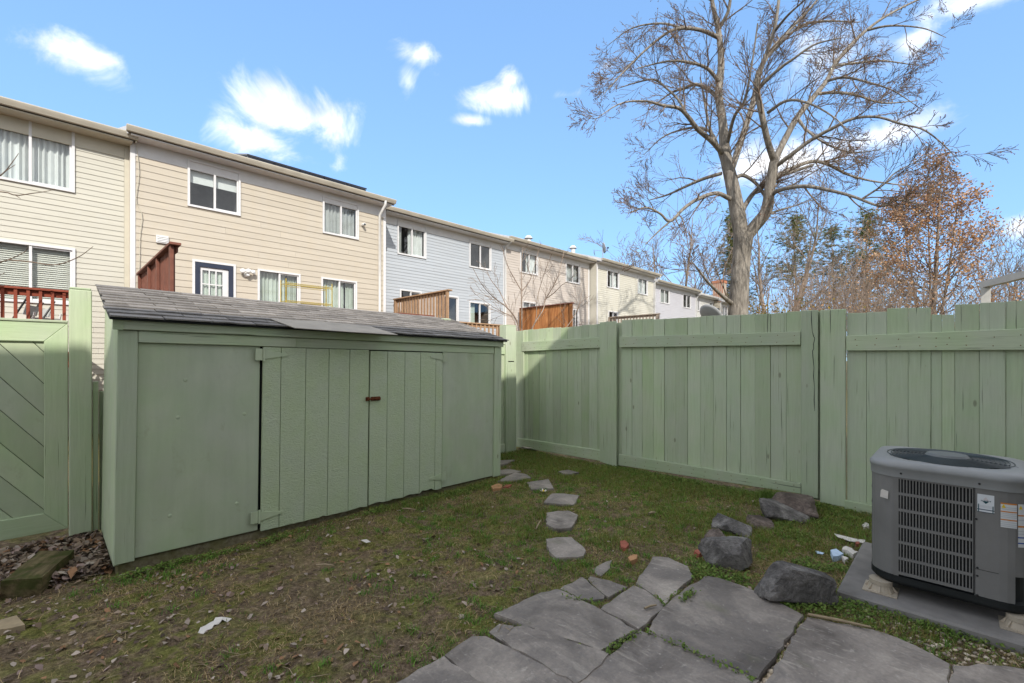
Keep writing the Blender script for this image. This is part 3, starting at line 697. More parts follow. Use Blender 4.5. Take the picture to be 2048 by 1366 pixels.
u = on_y(1020, 723, GY - .03); bm = bmesh.new(); add_box(bm, (u.x - .07, GY - .032, u.z - .02), (u.x + .05, GY - .021, u.z + .02)); add_box(bm, (u.x - .06, GY - .05, u.z - .008), (u.x + .075, GY - .033, u.z + .008))
solid('bolt', bm, 'rust', g2)['label'] = 'rusty bolt'
def fpost(label, pa, pb, ytop, d=.13, capped=True):
    a = on_y(pa, 800, GY - .05); b = on_y(pb, 800, GY - .05); zt = on_y((pa + pb) / 2, ytop, GY - .05).z
    root = thing('fence_post', label, 'post', ((a.x + b.x) / 2, GY, 0), group='posts of the back fence')
    box('shaft', (a.x, GY - .05, -.05), (b.x, GY - .05 + d, zt - .02), UPR, root, .006)
    box('top', (a.x + .004, GY - .046, zt - .0195), (b.x - .004, GY - .054 + d, zt), LEV, root, .012); return root
p1 = fpost('thick sage green post between the left gate and the shed', 138.5, 184, 575)
a = on_y(185.5, 800, GY - .02); b = on_y(197, 800, GY - .02); box('side_strip', (a.x, GY - .02, 0), (b.x, GY + .02, on_y(190, 763, GY).z), UPR, p1)
fpost('green post top just showing above the shed roof', 889, 903, 637)
fpost('sage green corner post right of the far gate, lit by the sun', 1012.5, 1033, 650, .16)
bf = thing('back_fence', 'sage green back fence boards hidden behind the shed', 'fence', (2.2, GY, 0))
xb = on_y(199, 800, GY).x
for i in range(27):
    xa = xb + i * .142
    if xa + .14 > 4.2: break
    box('board', (xa, GY + .02, .05), (xa + .138, GY + .04, 1.25), UPR, bf)

# ------------------------------------------------------------------ air conditioner
ACX, ACY, HS = 4.045, .06, .355
pc = [on_z(x, y, .06) for x, y in ((1682, 1160), (1726, 1094))]
pad = box('equipment_pad', (3.52, -.62, -.04), (4.62, .56, .06), 'pad_grey', None, .012)
tag(pad, 'grey slab under the air conditioner', 'slab')
ac = thing('air_conditioner', 'grey outdoor air conditioner unit with slotted side panel, on beige feet', 'air conditioner', (ACX, ACY, 0))
def rsq(h, r, n=7):
    """rounded square, list of (x, y), counter-clockwise, starting on the -x side going down in y"""
    out = []
    for cx, cy, a0 in ((-h + r, -h + r, 180), (h - r, -h + r, 270), (h - r, h - r, 0), (-h + r, h - r, 90)):
        for i in range(n + 1):
            a = math.radians(a0 + 90 * i / n); out.append((cx + r * math.cos(a), cy + r * math.sin(a)))
    return out
ZP, ZC, ZL = .185, .80, .90
def ring_loft(bm, rings, caps=(True, True)):
    R = [[bm.verts.new((ACX + x, ACY + y, z)) for x, y in p] for p, z in rings]; n = len(R[0])
    for a, b in zip(R[:-1], R[1:]):
        for i in range(n): bm.faces.new((a[i], a[(i + 1) % n], b[(i + 1) % n], b[i]))
    if caps[0]: bm.faces.new(R[0][::-1])
    if caps[1]: bm.faces.new(R[-1])
    return R
bm = bmesh.new(); ring_loft(bm, [(rsq(HS - .012, .135), ZP - .055), (rsq(HS + .004, .142), ZP - .035), (rsq(HS + .004, .142), ZP)]); solid('base_pan', bm, 'black_pan', ac)
bm = bmesh.new(); ring_loft(bm, [(rsq(HS - .035, .11), ZP), (rsq(HS - .035, .11), ZC)]); solid('coil', bm, 'black_pan', ac)
bm = bmesh.new(); prof = rsq(HS, .14); n = len(prof)        # sheet metal cabinet: the louvred stretches of three sides and the service corner are left open
lo_y, hi_y = -.118, .235
def skipped(p, q):
    mx, my = (p[0] + q[0]) / 2, (p[1] + q[1]) / 2
    return (mx < -HS + .001 or mx > HS - .001 or my > HS - .001) and abs(p[0] - q[0]) + abs(p[1] - q[1]) > .1
for i in range(n):
    p, q = prof[i], prof[(i + 1) % n]
    segs = [(p, q)]
    if skipped(p, q):
        if p[0] < -HS + .001: segs = [((-HS, p[1]), (-HS, hi_y)), ((-HS, lo_y), (-HS, q[1]))]
        else:
            a = Vector(p).lerp(Vector(q), .03); b = Vector(p).lerp(Vector(q), .97); segs = [(p, a), (b, q)]
    for a, b in segs:
        zlo = ZP + .002
        if a[1] < -HS + .141 and b[1] < -HS + .141 and (a[0] + b[0]) / 2 > -HS + .012: zlo = .335     # open service corner, lower right
        if (Vector(a[:2]) - Vector(b[:2])).length < 1e-5: continue
        bm.faces.new([bm.verts.new((ACX + c[0], ACY + c[1], z)) for c, z in ((a, zlo), (b, zlo), (b, ZC), (a, ZC))])
bmesh.ops.remove_doubles(bm, verts=bm.verts, dist=.0005); todo = set(bm.faces)
while todo:
    st_ = [todo.pop()]; isl = [st_[0]]
    while st_:
        for e_ in st_.pop().edges:
            for f_ in e_.link_faces:
                if f_ in todo: todo.discard(f_); st_.append(f_); isl.append(f_)
    b2 = bmesh.new(); mp_ = {}
    for f_ in isl: b2.faces.new([mp_.setdefault(v_, None) or mp_.__setitem__(v_, b2.verts.new(v_.co)) or mp_[v_] for v_ in f_.verts])
    o = solid('cabinet_panel', b2, 'cabinet_paint', ac); md = o.modifiers.new('sheet', 'SOLIDIFY'); md.thickness = .004; md.offset = -1
bm.free()
def grille(fn, wid, lab=None):
    """slotted panel: fn maps (u across, depth, z) to the scene"""
    bm = bmesh.new(); nz, nu = 6, 24; z0, z1 = ZP + .012, ZC - .006; rail = .016; bw = wid / (nu + 1) * .21
    def bar(ua, ub, za, zb, d): 
        r = bmesh.ops.create_cube(bm, size=1)['verts']
        for v in r: v.co = Vector(fn((ua + ub) / 2 + v.co.x * (ub - ua), d + v.co.y * .008, (za + zb) / 2 + v.co.z * (zb - za)))
    for i in range(nz + 1):
        z = z0 + (z1 - z0) * i / nz; bar(0, wid, max(z0, z - rail / 2 if 0 < i else z0), min(z1, z + rail / 2 + (.01 if i in (0,) else 0)), .0)
    for j in range(nu + 1):
        u = wid * j / nu; e = bw * (1.6 if j in (0, nu) else 1); bar(max(0, u - e), min(wid, u + e), z0, z1, -.0015)
    return solid('louvre_panel', bm, 'cabinet_paint', ac)
grille(lambda u, d, z: (ACX - HS + .004 - d, ACY + hi_y - .004 - u, z), hi_y - lo_y - .008)
grille(lambda u, d, z: (ACX - HS + .11 + u, ACY + HS - .004 + d, z), 2 * HS - .22)
bm = bmesh.new()                                           # lid with a round opening
outer = rsq(HS + .012, .15, 10); m = len(outer)
def circ(r): return [(r * math.cos(math.atan2(y, x)), r * math.sin(math.atan2(y, x))) for x, y in outer]
ring_loft(bm, [(rsq(HS + .006, .145, 10), ZC - .004), (rsq(HS + .008, .147, 10), ZC + .045), (outer, ZC + .05), (outer, ZC + .068), (rsq(HS - .005, .14, 10), ZC + .088), (circ(.318), ZC + .096), (circ(.308), ZC + .09), (circ(.304), ZC + .03)], (False, False))
solid('lid', bm, 'lid_paint', ac, True)
paths = []
for k in range(11):
    r = .10 + k * .0195; paths.append(([(ACX + r * math.cos(a), ACY + r * math.sin(a), ZC + .096 + .012 * (1 - (r / .31) ** 2)) for a in np.linspace(0, 2 * math.pi, 41)], [.0026] * 41))
for k in range(6):
    a = k * math.pi / 3 + .3; paths.append(([(ACX + r * math.cos(a), ACY + r * math.sin(a), ZC + .092 + .012 * (1 - (r / .31) ** 2)) for r in np.linspace(.05, .312, 41)], [.0026] * 41))
tubes('fan_guard', paths, 'guard_wire', ac, 4, (ACX, ACY, ZC))
bm = bmesh.new(); bmesh.ops.create_cone(bm, cap_ends=True, segments=32, radius1=.105, radius2=.095, depth=.012, matrix=Matrix.Translation((ACX, ACY, ZC + .113))); solid('hub_cap', bm, 'hub_paint', ac)
for k in range(3):
    a = k * 2 * math.pi / 3; bm = bmesh.new(); vs = []
    for t, r in ((-.5, .06), (.5, .06), (.42, .29), (-.35, .29)): vs.append(bm.verts.new((ACX + r * math.cos(a + t), ACY + r * math.sin(a + t), ZC + .035 + t * .05)))
    bm.faces.new(vs); bm.faces.new([bm.verts.new(v.co - Vector((0, 0, .003))) for v in vs[::-1]]); solid('fan_blade', bm, 'guard_wire', ac)
for sx, sy in ((-1, 1), (-1, -1), (1, 1), (1, -1)):
    cx, cy = ACX + sx * .325, ACY + sy * .30; bm = bmesh.new()
    def ringz(r0, r1, z0, z1): bmesh.ops.create_cone(bm, cap_ends=True, segments=20, radius1=r0, radius2=r1, depth=z1 - z0, matrix=Matrix.Translation((cx, cy, (z0 + z1) / 2)))
    add_box(bm, (cx - .085, cy - .085, .061), (cx + .085, cy + .085, .067)); ringz(.068, .054, .067, .104); ringz(.06, .06, .1045, .1295)
    for k in range(8):
        a = k * math.pi / 4; t = Vector((math.cos(a), math.sin(a), 0)); s = Vector((-t.y, t.x, 0)) * .003; c = Vector((cx, cy, 0))
        tri_ = [c + q for q in (t * .05 + UP * .0675, t * .082 + UP * .0675, t * .058 + UP * .102)]; f0 = [bm.verts.new(q - s) for q in tri_]; f1 = [bm.verts.new(q + s) for q in tri_]; bm.faces.new(f0); bm.faces.new(f1[::-1])
        for i_ in range(3): bm.faces.new((f0[i_], f1[i_], f1[(i_ + 1) % 3], f0[(i_ + 1) % 3]))
    solid('foot', bm, 'beige_plastic', ac)
for y, z in ((lo_y - .012, .30), (lo_y - .012, .345), (lo_y - .012, .19), (lo_y - .008, .62), (.20, ZC + .022), (lo_y - .02, ZC + .022)):
    bm = bmesh.new(); bmesh.ops.create_cone(bm, cap_ends=True, segments=10, radius1=.006, radius2=.004, depth=.005, matrix=Matrix.Translation((ACX - HS - (.01 if z > ZC else .002), ACY + y, z)) @ Matrix.Rotation(-math.pi / 2, 4, 'Y')); solid('screw', bm, 'black_metal', ac)
bm = bmesh.new(); add_box(bm, (ACX - HS - .0012, ACY - .214, .337), (ACX - HS + .001, ACY + lo_y - .004, .339)); add_box(bm, (ACX - HS - .0012, ACY + lo_y - .0035, ZP), (ACX - HS + .001, ACY + lo_y - .001, ZC)); solid('seam', bm, 'black_metal', ac)
def sticker(y0, y1, z0, z1, mat, name='sticker', lift=.0016):
    return box(name, (ACX - HS - lift - .0008, ACY + y0, z0), (ACX - HS - lift, ACY + y1, z1), mat, ac, 0)
s1 = sticker(lo_y - .078, lo_y - .012, .665, .765, 'service_print'); s1['label'] = 'white service sticker with a diamond emblem'
X_ = ACX - HS - .003
def tri(pts, mat, par):
    bm = bmesh.new(); f = [bm.verts.new((X_, ACY + y, z)) for y, z in pts]; bm.faces.new(f); bm.faces.new([bm.verts.new(v.co + Vector((.0005, 0, 0))) for v in f[::-1]]); return solid('emblem', bm, mat, par)
yc = lo_y - .045
tri([(yc - .013, .732), (yc + .013, .732), (yc, .752)], 'print_pale', s1); tri([(yc - .013, .727), (yc, .714), (yc + .013, .727)][::-1], 'print_teal', s1)
tri([(yc - .03, .667), (yc - .026, .667), (yc - .026, .705), (yc - .03, .705)], 'print_teal', s1); tri([(yc + .026, .667), (yc + .03, .667), (yc + .03, .71), (yc + .026, .71)], 'print_teal', s1)
for k in range(7): tri([(yc - .02 + k * .006, .727), (yc - .017 + k * .006, .727), (yc - .017 + k * .006, .733), (yc - .02 + k * .006, .733)], 'print_teal', s1)
def corner_sheet(a0, a1, z0, z1, mat, lab):
    """label wrapped on the rounded cabinet corner (angles in degrees round the corner's centre)"""
    cx, cy, r = ACX - HS + .14, ACY - HS + .14, .1422; bm = bmesh.new(); prev = None
    for i in range(9):
        a = math.radians(a0 + (a1 - a0) * i / 8); p = [bm.verts.new((cx + r * math.cos(a), cy + r * math.sin(a), z)) for z in (z0, z1)]
        if prev: bm.faces.new((prev[0], p[0], p[1], prev[1]))
        prev = p
    o = solid('sticker', bm, mat, ac); o['label'] = lab; return o
w1 = corner_sheet(182, 208, .60, .735, 'warning_print', 'white and orange warning sticker'); corner_sheet(210, 236, .50, .735, 'rating_print', 'white sticker with blue and orange bands')
for a0 in (183, 211):
    cx, cy, r = ACX - HS + .14, ACY - HS + .14, .1435; bm = bmesh.new(); vs = []
    for da, z in ((0, .707), (7, .707), (3.5, .729)):
        a = math.radians(a0 + da); vs.append(bm.verts.new((cx + r * math.cos(a), cy + r * math.sin(a), z)))
    bm.faces.new(vs); solid('emblem', bm, 'print_yellow', w1)
q = [(y, z) for y, z in ((.172 + .09, .652), (.172 + .128, .658), (.297, .70), (.29, .708), (.26, .70))]
prism('sticker', [(ACY + y, z) for y, z in q], 0, ACX - HS - .003, ACX - HS - .002, 'paper', ac, 0)['label'] = 'torn white sticker'
cb = [([(ACX - .2 + t * .35, ACY - HS + .02 - .05 * math.sin(t * 3 + k), .30 - .03 * k - .05 * math.sin(t * math.pi) * (k % 2)) for t in np.linspace(0, 1, 9)], [.004] * 9) for k in range(3)]
tubes('cable', cb, 'white_plastic', ac, 5, (ACX, ACY - HS, .28))

# ------------------------------------------------------------------ rocks, timber and litter
def rock_mesh(seed, dims, planes=(), sub=4, nz=.05):
    r = random.Random(seed); bm = bmesh.new(); bmesh.ops.create_icosphere(bm, subdivisions=sub, radius=1)
    pl = [(Vector(n).normalized(), d) for n, d in planes]
    for _ in range(10):
        v = Vector((r.gauss(0, 1), r.gauss(0, 1), r.gauss(0, 1))).normalized(); pl.append((v, r.uniform(.5, .82)))
    for v in bm.verts:
        d = v.co.normalized(); rad = 1.15
        for n_, k in pl:
            c = d.dot(n_)
            if c > .05: rad = min(rad, k / c)
        rad *= 1 + nz * .5 * mnoise.fractal(d * 2.4 + Vector((seed, 0, 0)), 1.0, 2.0, 3) + .018 * mnoise.fractal(d * 9 + Vector((0, seed, 0)), .8, 2.0, 4)
        v.co = Vector((d.x * rad * dims[0] / 2, d.y * rad * dims[1] / 2, d.z * rad * dims[2] / 2))
    return bm_mesh('rock', bm, False)
ROT = AZ - math.pi / 2                         # local x runs across the view
def put_rock(px0, px1, ytop, ybot, depth, mat, label, seed, planes=(), nz=.05, tilt=0, sink=.07):
    g = on_z((px0 + px1) / 2, ybot - 4, 0); D = (g - CAM).dot(FWD); w = (px1 - px0) * D / FOC; D2 = D + depth * .35; h = max(.05, CAM_H - (ytop - HOR) * D2 / FOC)
    me = rock_mesh(seed, (w * 1.08, depth * 1.1, (h + sink) * 1.12), planes, nz=nz); c = g + FWD * depth * .42
    o = link('rock', me, mat, None, (c.x, c.y, (h + sink) * .5 - sink)); o.rotation_euler = (0, tilt, ROT)
    tag(o, label, 'rock', 'border rocks between the patio and the fence')
put_rock(1552, 1662, 982, 1042, .5, 'rock_brown', 'broad flat brown rock against the fence', 11, [((.1, -.2, 1), .62), ((.6, -.6, .4), .8)])
put_rock(1518, 1628, 998, 1054, .3, 'rock_grey', 'wedge shaped blue grey rock rising to a point on its left', 12, [((.55, -.25, 1), .42), ((-1, -.1, .25), .8)])
put_rock(1500, 1566, 1034, 1066, .26, 'rock_brown', 'low brown rock between the two grey ones', 13, [((.2, 0, 1), .6)])
put_rock(1442, 1506, 1032, 1078, .3, 'rock_grey', 'rounded grey rock behind the front boulder', 14, [((-.2, -.3, 1), .65)])
put_rock(1425, 1470, 1058, 1098, .2, 'rock_brown', 'small dark rock leaning behind the front boulder', 15, [((-.5, -.3, 1), .6)])
put_rock(1424, 1528, 1072, 1150, .3, 'rock_grey', 'squat grey boulder with a light left face, in front of the group', 16, [((-.5, -.8, .5), .62), ((.7, -.6, .3), .66), ((.1, .2, 1), .78)], .07)
put_rock(1530, 1702, 1121, 1224, .24, 'rock_grey', 'largest dark grey boulder at the patio edge, with a slanting top', 17, [((0, -1, .25), .6), ((.35, 0, 1), .6), ((-1, 0, .12), .8), ((1, -.2, .2), .82)], .06)

ta_, tb_ = on_z(42, 1176, .06), on_z(112, 1122, .06); c = (ta_ + tb_) / 2; tb = bmesh.new(); bmesh.ops.create_cube(tb, size=1); bmesh.ops.scale(tb, vec=((tb_ - ta_).length, .2, .13), verts=tb.verts); bmesh.ops.subdivide_edges(tb, edges=tb.edges[:], cuts=5, use_grid_fill=True)
for v in tb.verts: v.co += Vector([mnoise.noise(v.co * 9 + Vector((i * 9, 0, 0))) * .012 for i in range(3)])
o = link('timber_block', bm_mesh('timber_block', tb), 'mossy_timber', None, (c.x, c.y, .06)); o.rotation_euler = (.05, -.04, math.atan2((tb_ - ta_).y, (tb_ - ta_).x))
tag(o, 'mossy old timber block lying in dead leaves by the left gate', 'timber')
def chip(name, px, mat, label, cat, h=.03, z=.0, group=None, jit=.003):
    w = [on_z(x, y, h) for x, y in px]; c = sum(w, Vector()) / len(w)
    bm = bmesh.new(); r = random.Random(int(px[0][0])); T = [bm.verts.new(p - c + Vector((0, 0, r.uniform(-jit, jit)))) for p in w]; B = [bm.verts.new(v.co * 1.03 - Vector((0, 0, h + .012 if h > .015 else .003))) for v in T]; n = len(w)
    bm.faces.new(T); bm.faces.new(B[::-1])
    for i in range(n): bm.faces.new((T[i], B[i], B[(i + 1) % n], T[(i + 1) % n]))
    return tag(link(name, bm_mesh(name, bm), mat, None, (c.x, c.y, h)), label, cat, group)
chip('flat_stone', [(0, 1240), (33, 1231), (50, 1249), (24, 1255), (-20, 1262), (-30, 1248)], 'stick_wood', 'pale broken slab piece at the left edge of the yard', 'stone', .035)
chip('brick_piece', [(1240, 1082), (1250, 1080), (1258, 1088), (1252, 1096), (1242, 1094)], 'brick_red', 'small red brick fragment in the grass beside the path', 'brick', .03)
chip('brick_piece', [(1256, 1114), (1266, 1108), (1275, 1109), (1273, 1118), (1260, 1122)], 'brick_orange', 'orange rounded brick fragment near the top patio slab', 'brick', .035)
chip('brick_piece', [(1388, 1102), (1404, 1093), (1412, 1098), (1398, 1108)], 'brick_red', 'reddish brick chip left of the front boulder', 'brick', .03)
chip('brick_piece', [(982, 972), (996, 967), (1005, 969), (1003, 975), (986, 978)], 'brick_orange', 'tan brick lump at the right end of the shed base', 'brick', .03)
chip('brick_piece', [(1006, 974), (1012, 969), (1023, 968), (1019, 973)], 'brick_red', 'rust red brick chip next to the tan lump by the shed', 'brick', .025)
chip('paper_scrap', [(396, 1263), (401, 1256), (411, 1251), (419, 1243), (427, 1241), (431, 1234), (443, 1236), (452, 1233), (463, 1236), (454, 1241), (444, 1241), (437, 1247), (428, 1249), (424, 1256), (414, 1258), (408, 1265)], 'paper', 'crumpled white paper scrap on the bare soil at left', 'paper', .012, jit=.01)
chip('paper_scrap', [(1661, 1102), (1672, 1099), (1683, 1103), (1687, 1107), (1676, 1112), (1666, 1113)], 'paper_blue', 'pale blue tissue scrap furthest left of the litter by the slab', 'paper', .03, jit=.012)
chip('paper_scrap', [(1686, 1092), (1692, 1089), (1704, 1095), (1710, 1102), (1716, 1103), (1706, 1107), (1694, 1102), (1684, 1100)], 'paper', 'crumpled white tissue beside the corner of the slab', 'paper', .03, jit=.012)
chip('paper_scrap', [(1683, 1113), (1694, 1112), (1697, 1118), (1690, 1121)], 'paper', 'small white paper bit lowest in the litter by the slab', 'paper', .02, jit=.008)
chip('paper_scrap', [(1669, 1068), (1690, 1073), (1712, 1078), (1730, 1081), (1728, 1086), (1700, 1081), (1676, 1074)], 'paper', 'long flattened white plastic strip behind the litter', 'plastic strip', .012, jit=.006)
chip('paper_scrap', [(1724, 1048), (1731, 1044), (1738, 1046), (1738, 1052), (1728, 1053)], 'paper', 'white paper bit tucked behind the air conditioner corner', 'paper', .02, jit=.008)
chip('bottle_cap', [(1711, 1084), (1717, 1082), (1720, 1086), (1713, 1088)], 'brick_red', 'bright red cap beside the long white strip', 'cap', .02)
chip('paper_scrap', [(1631, 1102), (1640, 1103), (1648, 1106), (1645, 1108), (1634, 1106)], 'paper_blue', 'thin light blue scrap between the boulders and the litter', 'paper', .012, jit=.004)
chip('paper_scrap', [(722, 1080), (733, 1078), (741, 1083), (732, 1085)], 'paper', 'small square white chip in the grass before the left door', 'paper', .015, jit=.002)
fl = thing('flower_scrap', 'white plastic flower with yellow centre beside the pinkish stepping stone', 'flower', on_z(1087, 983, .03)); BASE[fl] = on_z(1087, 983, .03)
for k in range(6):
    a = k * math.pi / 3; c = BASE[fl]; bm = bmesh.new()
    vs = [bm.verts.new(c + Vector((r * math.cos(a + t), r * math.sin(a + t), h))) for r, t, h in ((.008, -.3, 0), (.03, -.38, .008), (.048, 0, .016 + .01 * (k % 2)), (.03, .38, .008), (.008, .3, 0))]
    bm.faces.new(vs); bm.faces.new([bm.verts.new(v.co - Vector((0, 0, .0012))) for v in vs[::-1]]); solid('petal', bm, 'paper', fl)
bm = bmesh.new(); bmesh.ops.create_icosphere(bm, subdivisions=2, radius=.012, matrix=Matrix.Translation(BASE[fl] + Vector((0, 0, .008)))); solid('centre', bm, 'yellow_plastic', fl)
STK = [((805, 1017), (832, 1020), .007, 'short tan stick below the shed doors'), ((700, 1042), (722, 1037), .006, 'thin tan stick close to the shed base'), ((1072, 1058), (1082, 1040), .006, 'tan twig left of the stepping stones'), ((1289, 1220), (1313, 1213), .006, 'tan splinter of wood on the patio slab'),
       ((1616, 1232), (1742, 1258), .008, 'long thin stick along the edge of the right patio slab'), ((632, 1130), (668, 1131), .006, 'pale straight stick on the bare soil'), ((1298, 1027), (1311, 1025), .012, 'short pale stick in the grass by the long fence panel')]
for a, b, r, lab in STK:
    p, q = on_z(*a, .03), on_z(*b, .03); mid = (p + q) / 2 + Vector((.005, .005, .004))
    if 'patio' in lab: p.z = q.z = mid.z = .04
    c = Vector(mid); o = tubes('stick', [([p, mid, q], [r, r * 1.1, r * .7])], 'stick_wood', None, 6, c); tag(o, lab, 'stick', 'sticks on the ground')
o = link('fence_stone', rock_mesh(31, (.42, .2, .12), [((0, 0, 1), .7)]), 'concrete', None, on_z(1046, 897, .03) + Vector((.1, .0, 0))); o.rotation_euler = (0, 0, 1.5); tag(o, 'pale rounded stone under the corner of the far fence', 'stone')

# ------------------------------------------------------------------ townhouses
def lap_board(bm, x0, x1, z0, z1, Y, top=.012):
    v = [(x0, Y - .016, z0), (x1, Y - .016, z0), (x1, Y - .004, z1 + top), (x0, Y - .004, z1 + top), (x0, Y + .002, z0), (x1, Y + .002, z0), (x1, Y + .002, z1 + top), (x0, Y + .002, z1 + top)]
    v = [bm.verts.new(c) for c in v]
    for f in ((0, 1, 2, 3), (5, 4, 7, 6), (4, 5, 1, 0), (3, 2, 6, 7), (4, 0, 3, 7), (1, 5, 6, 2)): bm.faces.new([v[i] for i in f])
SEAM = random.Random(8)
def siding_wall(root, X0, X1, Y, z0, z1, expo, holes, mat, single):
    big = None if single else bmesh.new(); z = z0
    while z < z1 - .02:
        zt = min(z + expo, z1); cuts = sorted({X0, X1, *[h[0] for h in holes if h[2] < zt and h[3] > z], *[h[1] for h in holes if h[2] < zt and h[3] > z]})
        run = None; pieces = []
        for a, b in zip(cuts[:-1], cuts[1:]):
            m = (a + b) / 2; hit = [h for h in holes if h[0] < m < h[1] and h[2] < zt and h[3] > z]
            if not hit:
                if run: run[1] = b
                else: run = [a, b, z, zt]; pieces.append(run)
            else:
                run = None; lo = min(h[2] for h in hit); hi = max(h[3] for h in hit)
                if lo - z > .012: pieces.append([a, b, z, lo - .012])
                if zt - hi > .012: pieces.append([a, b, hi, zt])
        if single:
            cut_ = []
            for a, b, c, d in pieces:
                while b - a > 3.9: m_ = a + SEAM.uniform(1.6, 3.66); cut_.append([a, m_ - .001, c, d]); a = m_ + .001
                cut_.append([a, b, c, d])
            pieces = cut_
        for a, b, c, d in pieces:
            if single:
                bm = bmesh.new(); lap_board(bm, a, b, c + SEAM.uniform(-.002, .002), d, Y - SEAM.uniform(0, .0025)); solid('siding_board', bm, mat, root)
            else: lap_board(big, a, b, c, d, Y)
        z = zt
    if big: o = solid('siding', big, mat, root); o['kind'] = 'stuff'
def fold_sheet(x0, x1, z0, z1, Y, waves, amp=.03, seed=0):
    r = random.Random(seed); n = waves * 6; bm = bmesh.new(); prev = None; ph = r.random() * 6
    for i in range(n + 1):
        t = i / n; x = x0 + (x1 - x0) * t; y = Y + amp * math.sin(t * waves * 6.283 + ph) + amp * .5 * math.sin(t * waves * 2.7 * 6.283 / 2 + ph * 2)
        p = [bm.verts.new((x, y, z)) for z in (z0, z1)]
        if prev: bm.faces.new((prev[0], p[0], p[1], prev[1]))
        prev = p
    return bm
def bars(bm, rects, y0, y1):
    for a, b, c, d in rects: add_box(bm, (a, y0, c), (b, y1, d))
def window(root, x0, x1, z0, z1, Y, style, seed, trim='white_trim', mull=.5, casing=.045):
    f = casing; bm = bmesh.new(); e = .001
    bars(bm, [(x0, x1, z1 - f, z1), (x0, x1, z0, z0 + f), (x0, x0 + f, z0 + f + e, z1 - f - e), (x1 - f, x1, z0 + f + e, z1 - f - e)], Y - .045, Y + .03)
    mx = x0 + (x1 - x0) * mull; bars(bm, [(mx - .02, mx + .02, z0 + f + e, z1 - f - e)], Y - .028, Y + .028)
    w = solid('window', bm, trim, root)
    bm = bmesh.new(); s = .03; a, b, c, d = mx + .021, x1 - f - e, z0 + f + e, z1 - f - e
    bars(bm, [(a, b, d - s, d), (a, b, c, c + s), (b - s, b, c + s + e, d - s - e)], Y - .012, Y + .02); solid('sash', bm, trim, w)
    for p, q in ((x0 + f, mx - .02), (mx + .02, x1 - f)): box('pane', (p + .001, Y + .021, z0 + f), (q - .001, Y + .026, z1 - f), 'window_glass', w, 0)
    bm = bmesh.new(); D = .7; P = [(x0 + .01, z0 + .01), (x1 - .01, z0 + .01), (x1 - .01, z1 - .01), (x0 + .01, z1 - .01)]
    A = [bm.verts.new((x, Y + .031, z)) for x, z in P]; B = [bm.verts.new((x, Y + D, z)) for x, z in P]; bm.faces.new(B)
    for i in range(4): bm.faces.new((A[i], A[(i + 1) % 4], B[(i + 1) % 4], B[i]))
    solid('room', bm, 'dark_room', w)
    ix0, ix1, iz0, iz1 = x0 + f, x1 - f, z0 + .02, z1 - .03; r = random.Random(seed)
    def cur(a, b, mat, wv=7): solid('curtain', fold_sheet(a, b, iz0, iz1, Y + .14, wv, .028, seed), mat, w)
    if style == 'curtain': cur(ix0, ix1, 'curtain_white', 13)
    elif style == 'half': cur(mx - .05, ix1, 'curtain_white', 7); cur(ix0, ix0 + (mx - ix0) * .4, 'curtain_grey', 3)
    elif style == 'grey': cur(ix0, ix1, 'curtain_grey', 9)
    elif style == 'green': cur(ix0, mx + .2, 'curtain_green', 7); cur(mx + .25, ix1, 'curtain_green', 5)
    elif style == 'shade': box('blind', (ix0, Y + .10, z0 + (z1 - z0) * .55), (ix1, Y + .11, iz1), 'curtain_white', w, 0)
    elif style == 'blind':
        bm = bmesh.new(); z = iz0
        while z < iz1:
            vs = add_box(bm, (ix0 + .01, Y + .075, z), (ix1 - .01, Y + .125, z + .002)); bmesh.ops.rotate(bm, cent=(0, Y + .1, z), matrix=Matrix.Rotation(.95 + .06 * math.sin(z * 40), 3, 'X'), verts=vs); z += .04
        solid('blind', bm, 'blind_vinyl', w)
    elif style == 'slit': cur(ix0 + .05, ix0 + .35, 'curtain_green', 4)
    return w
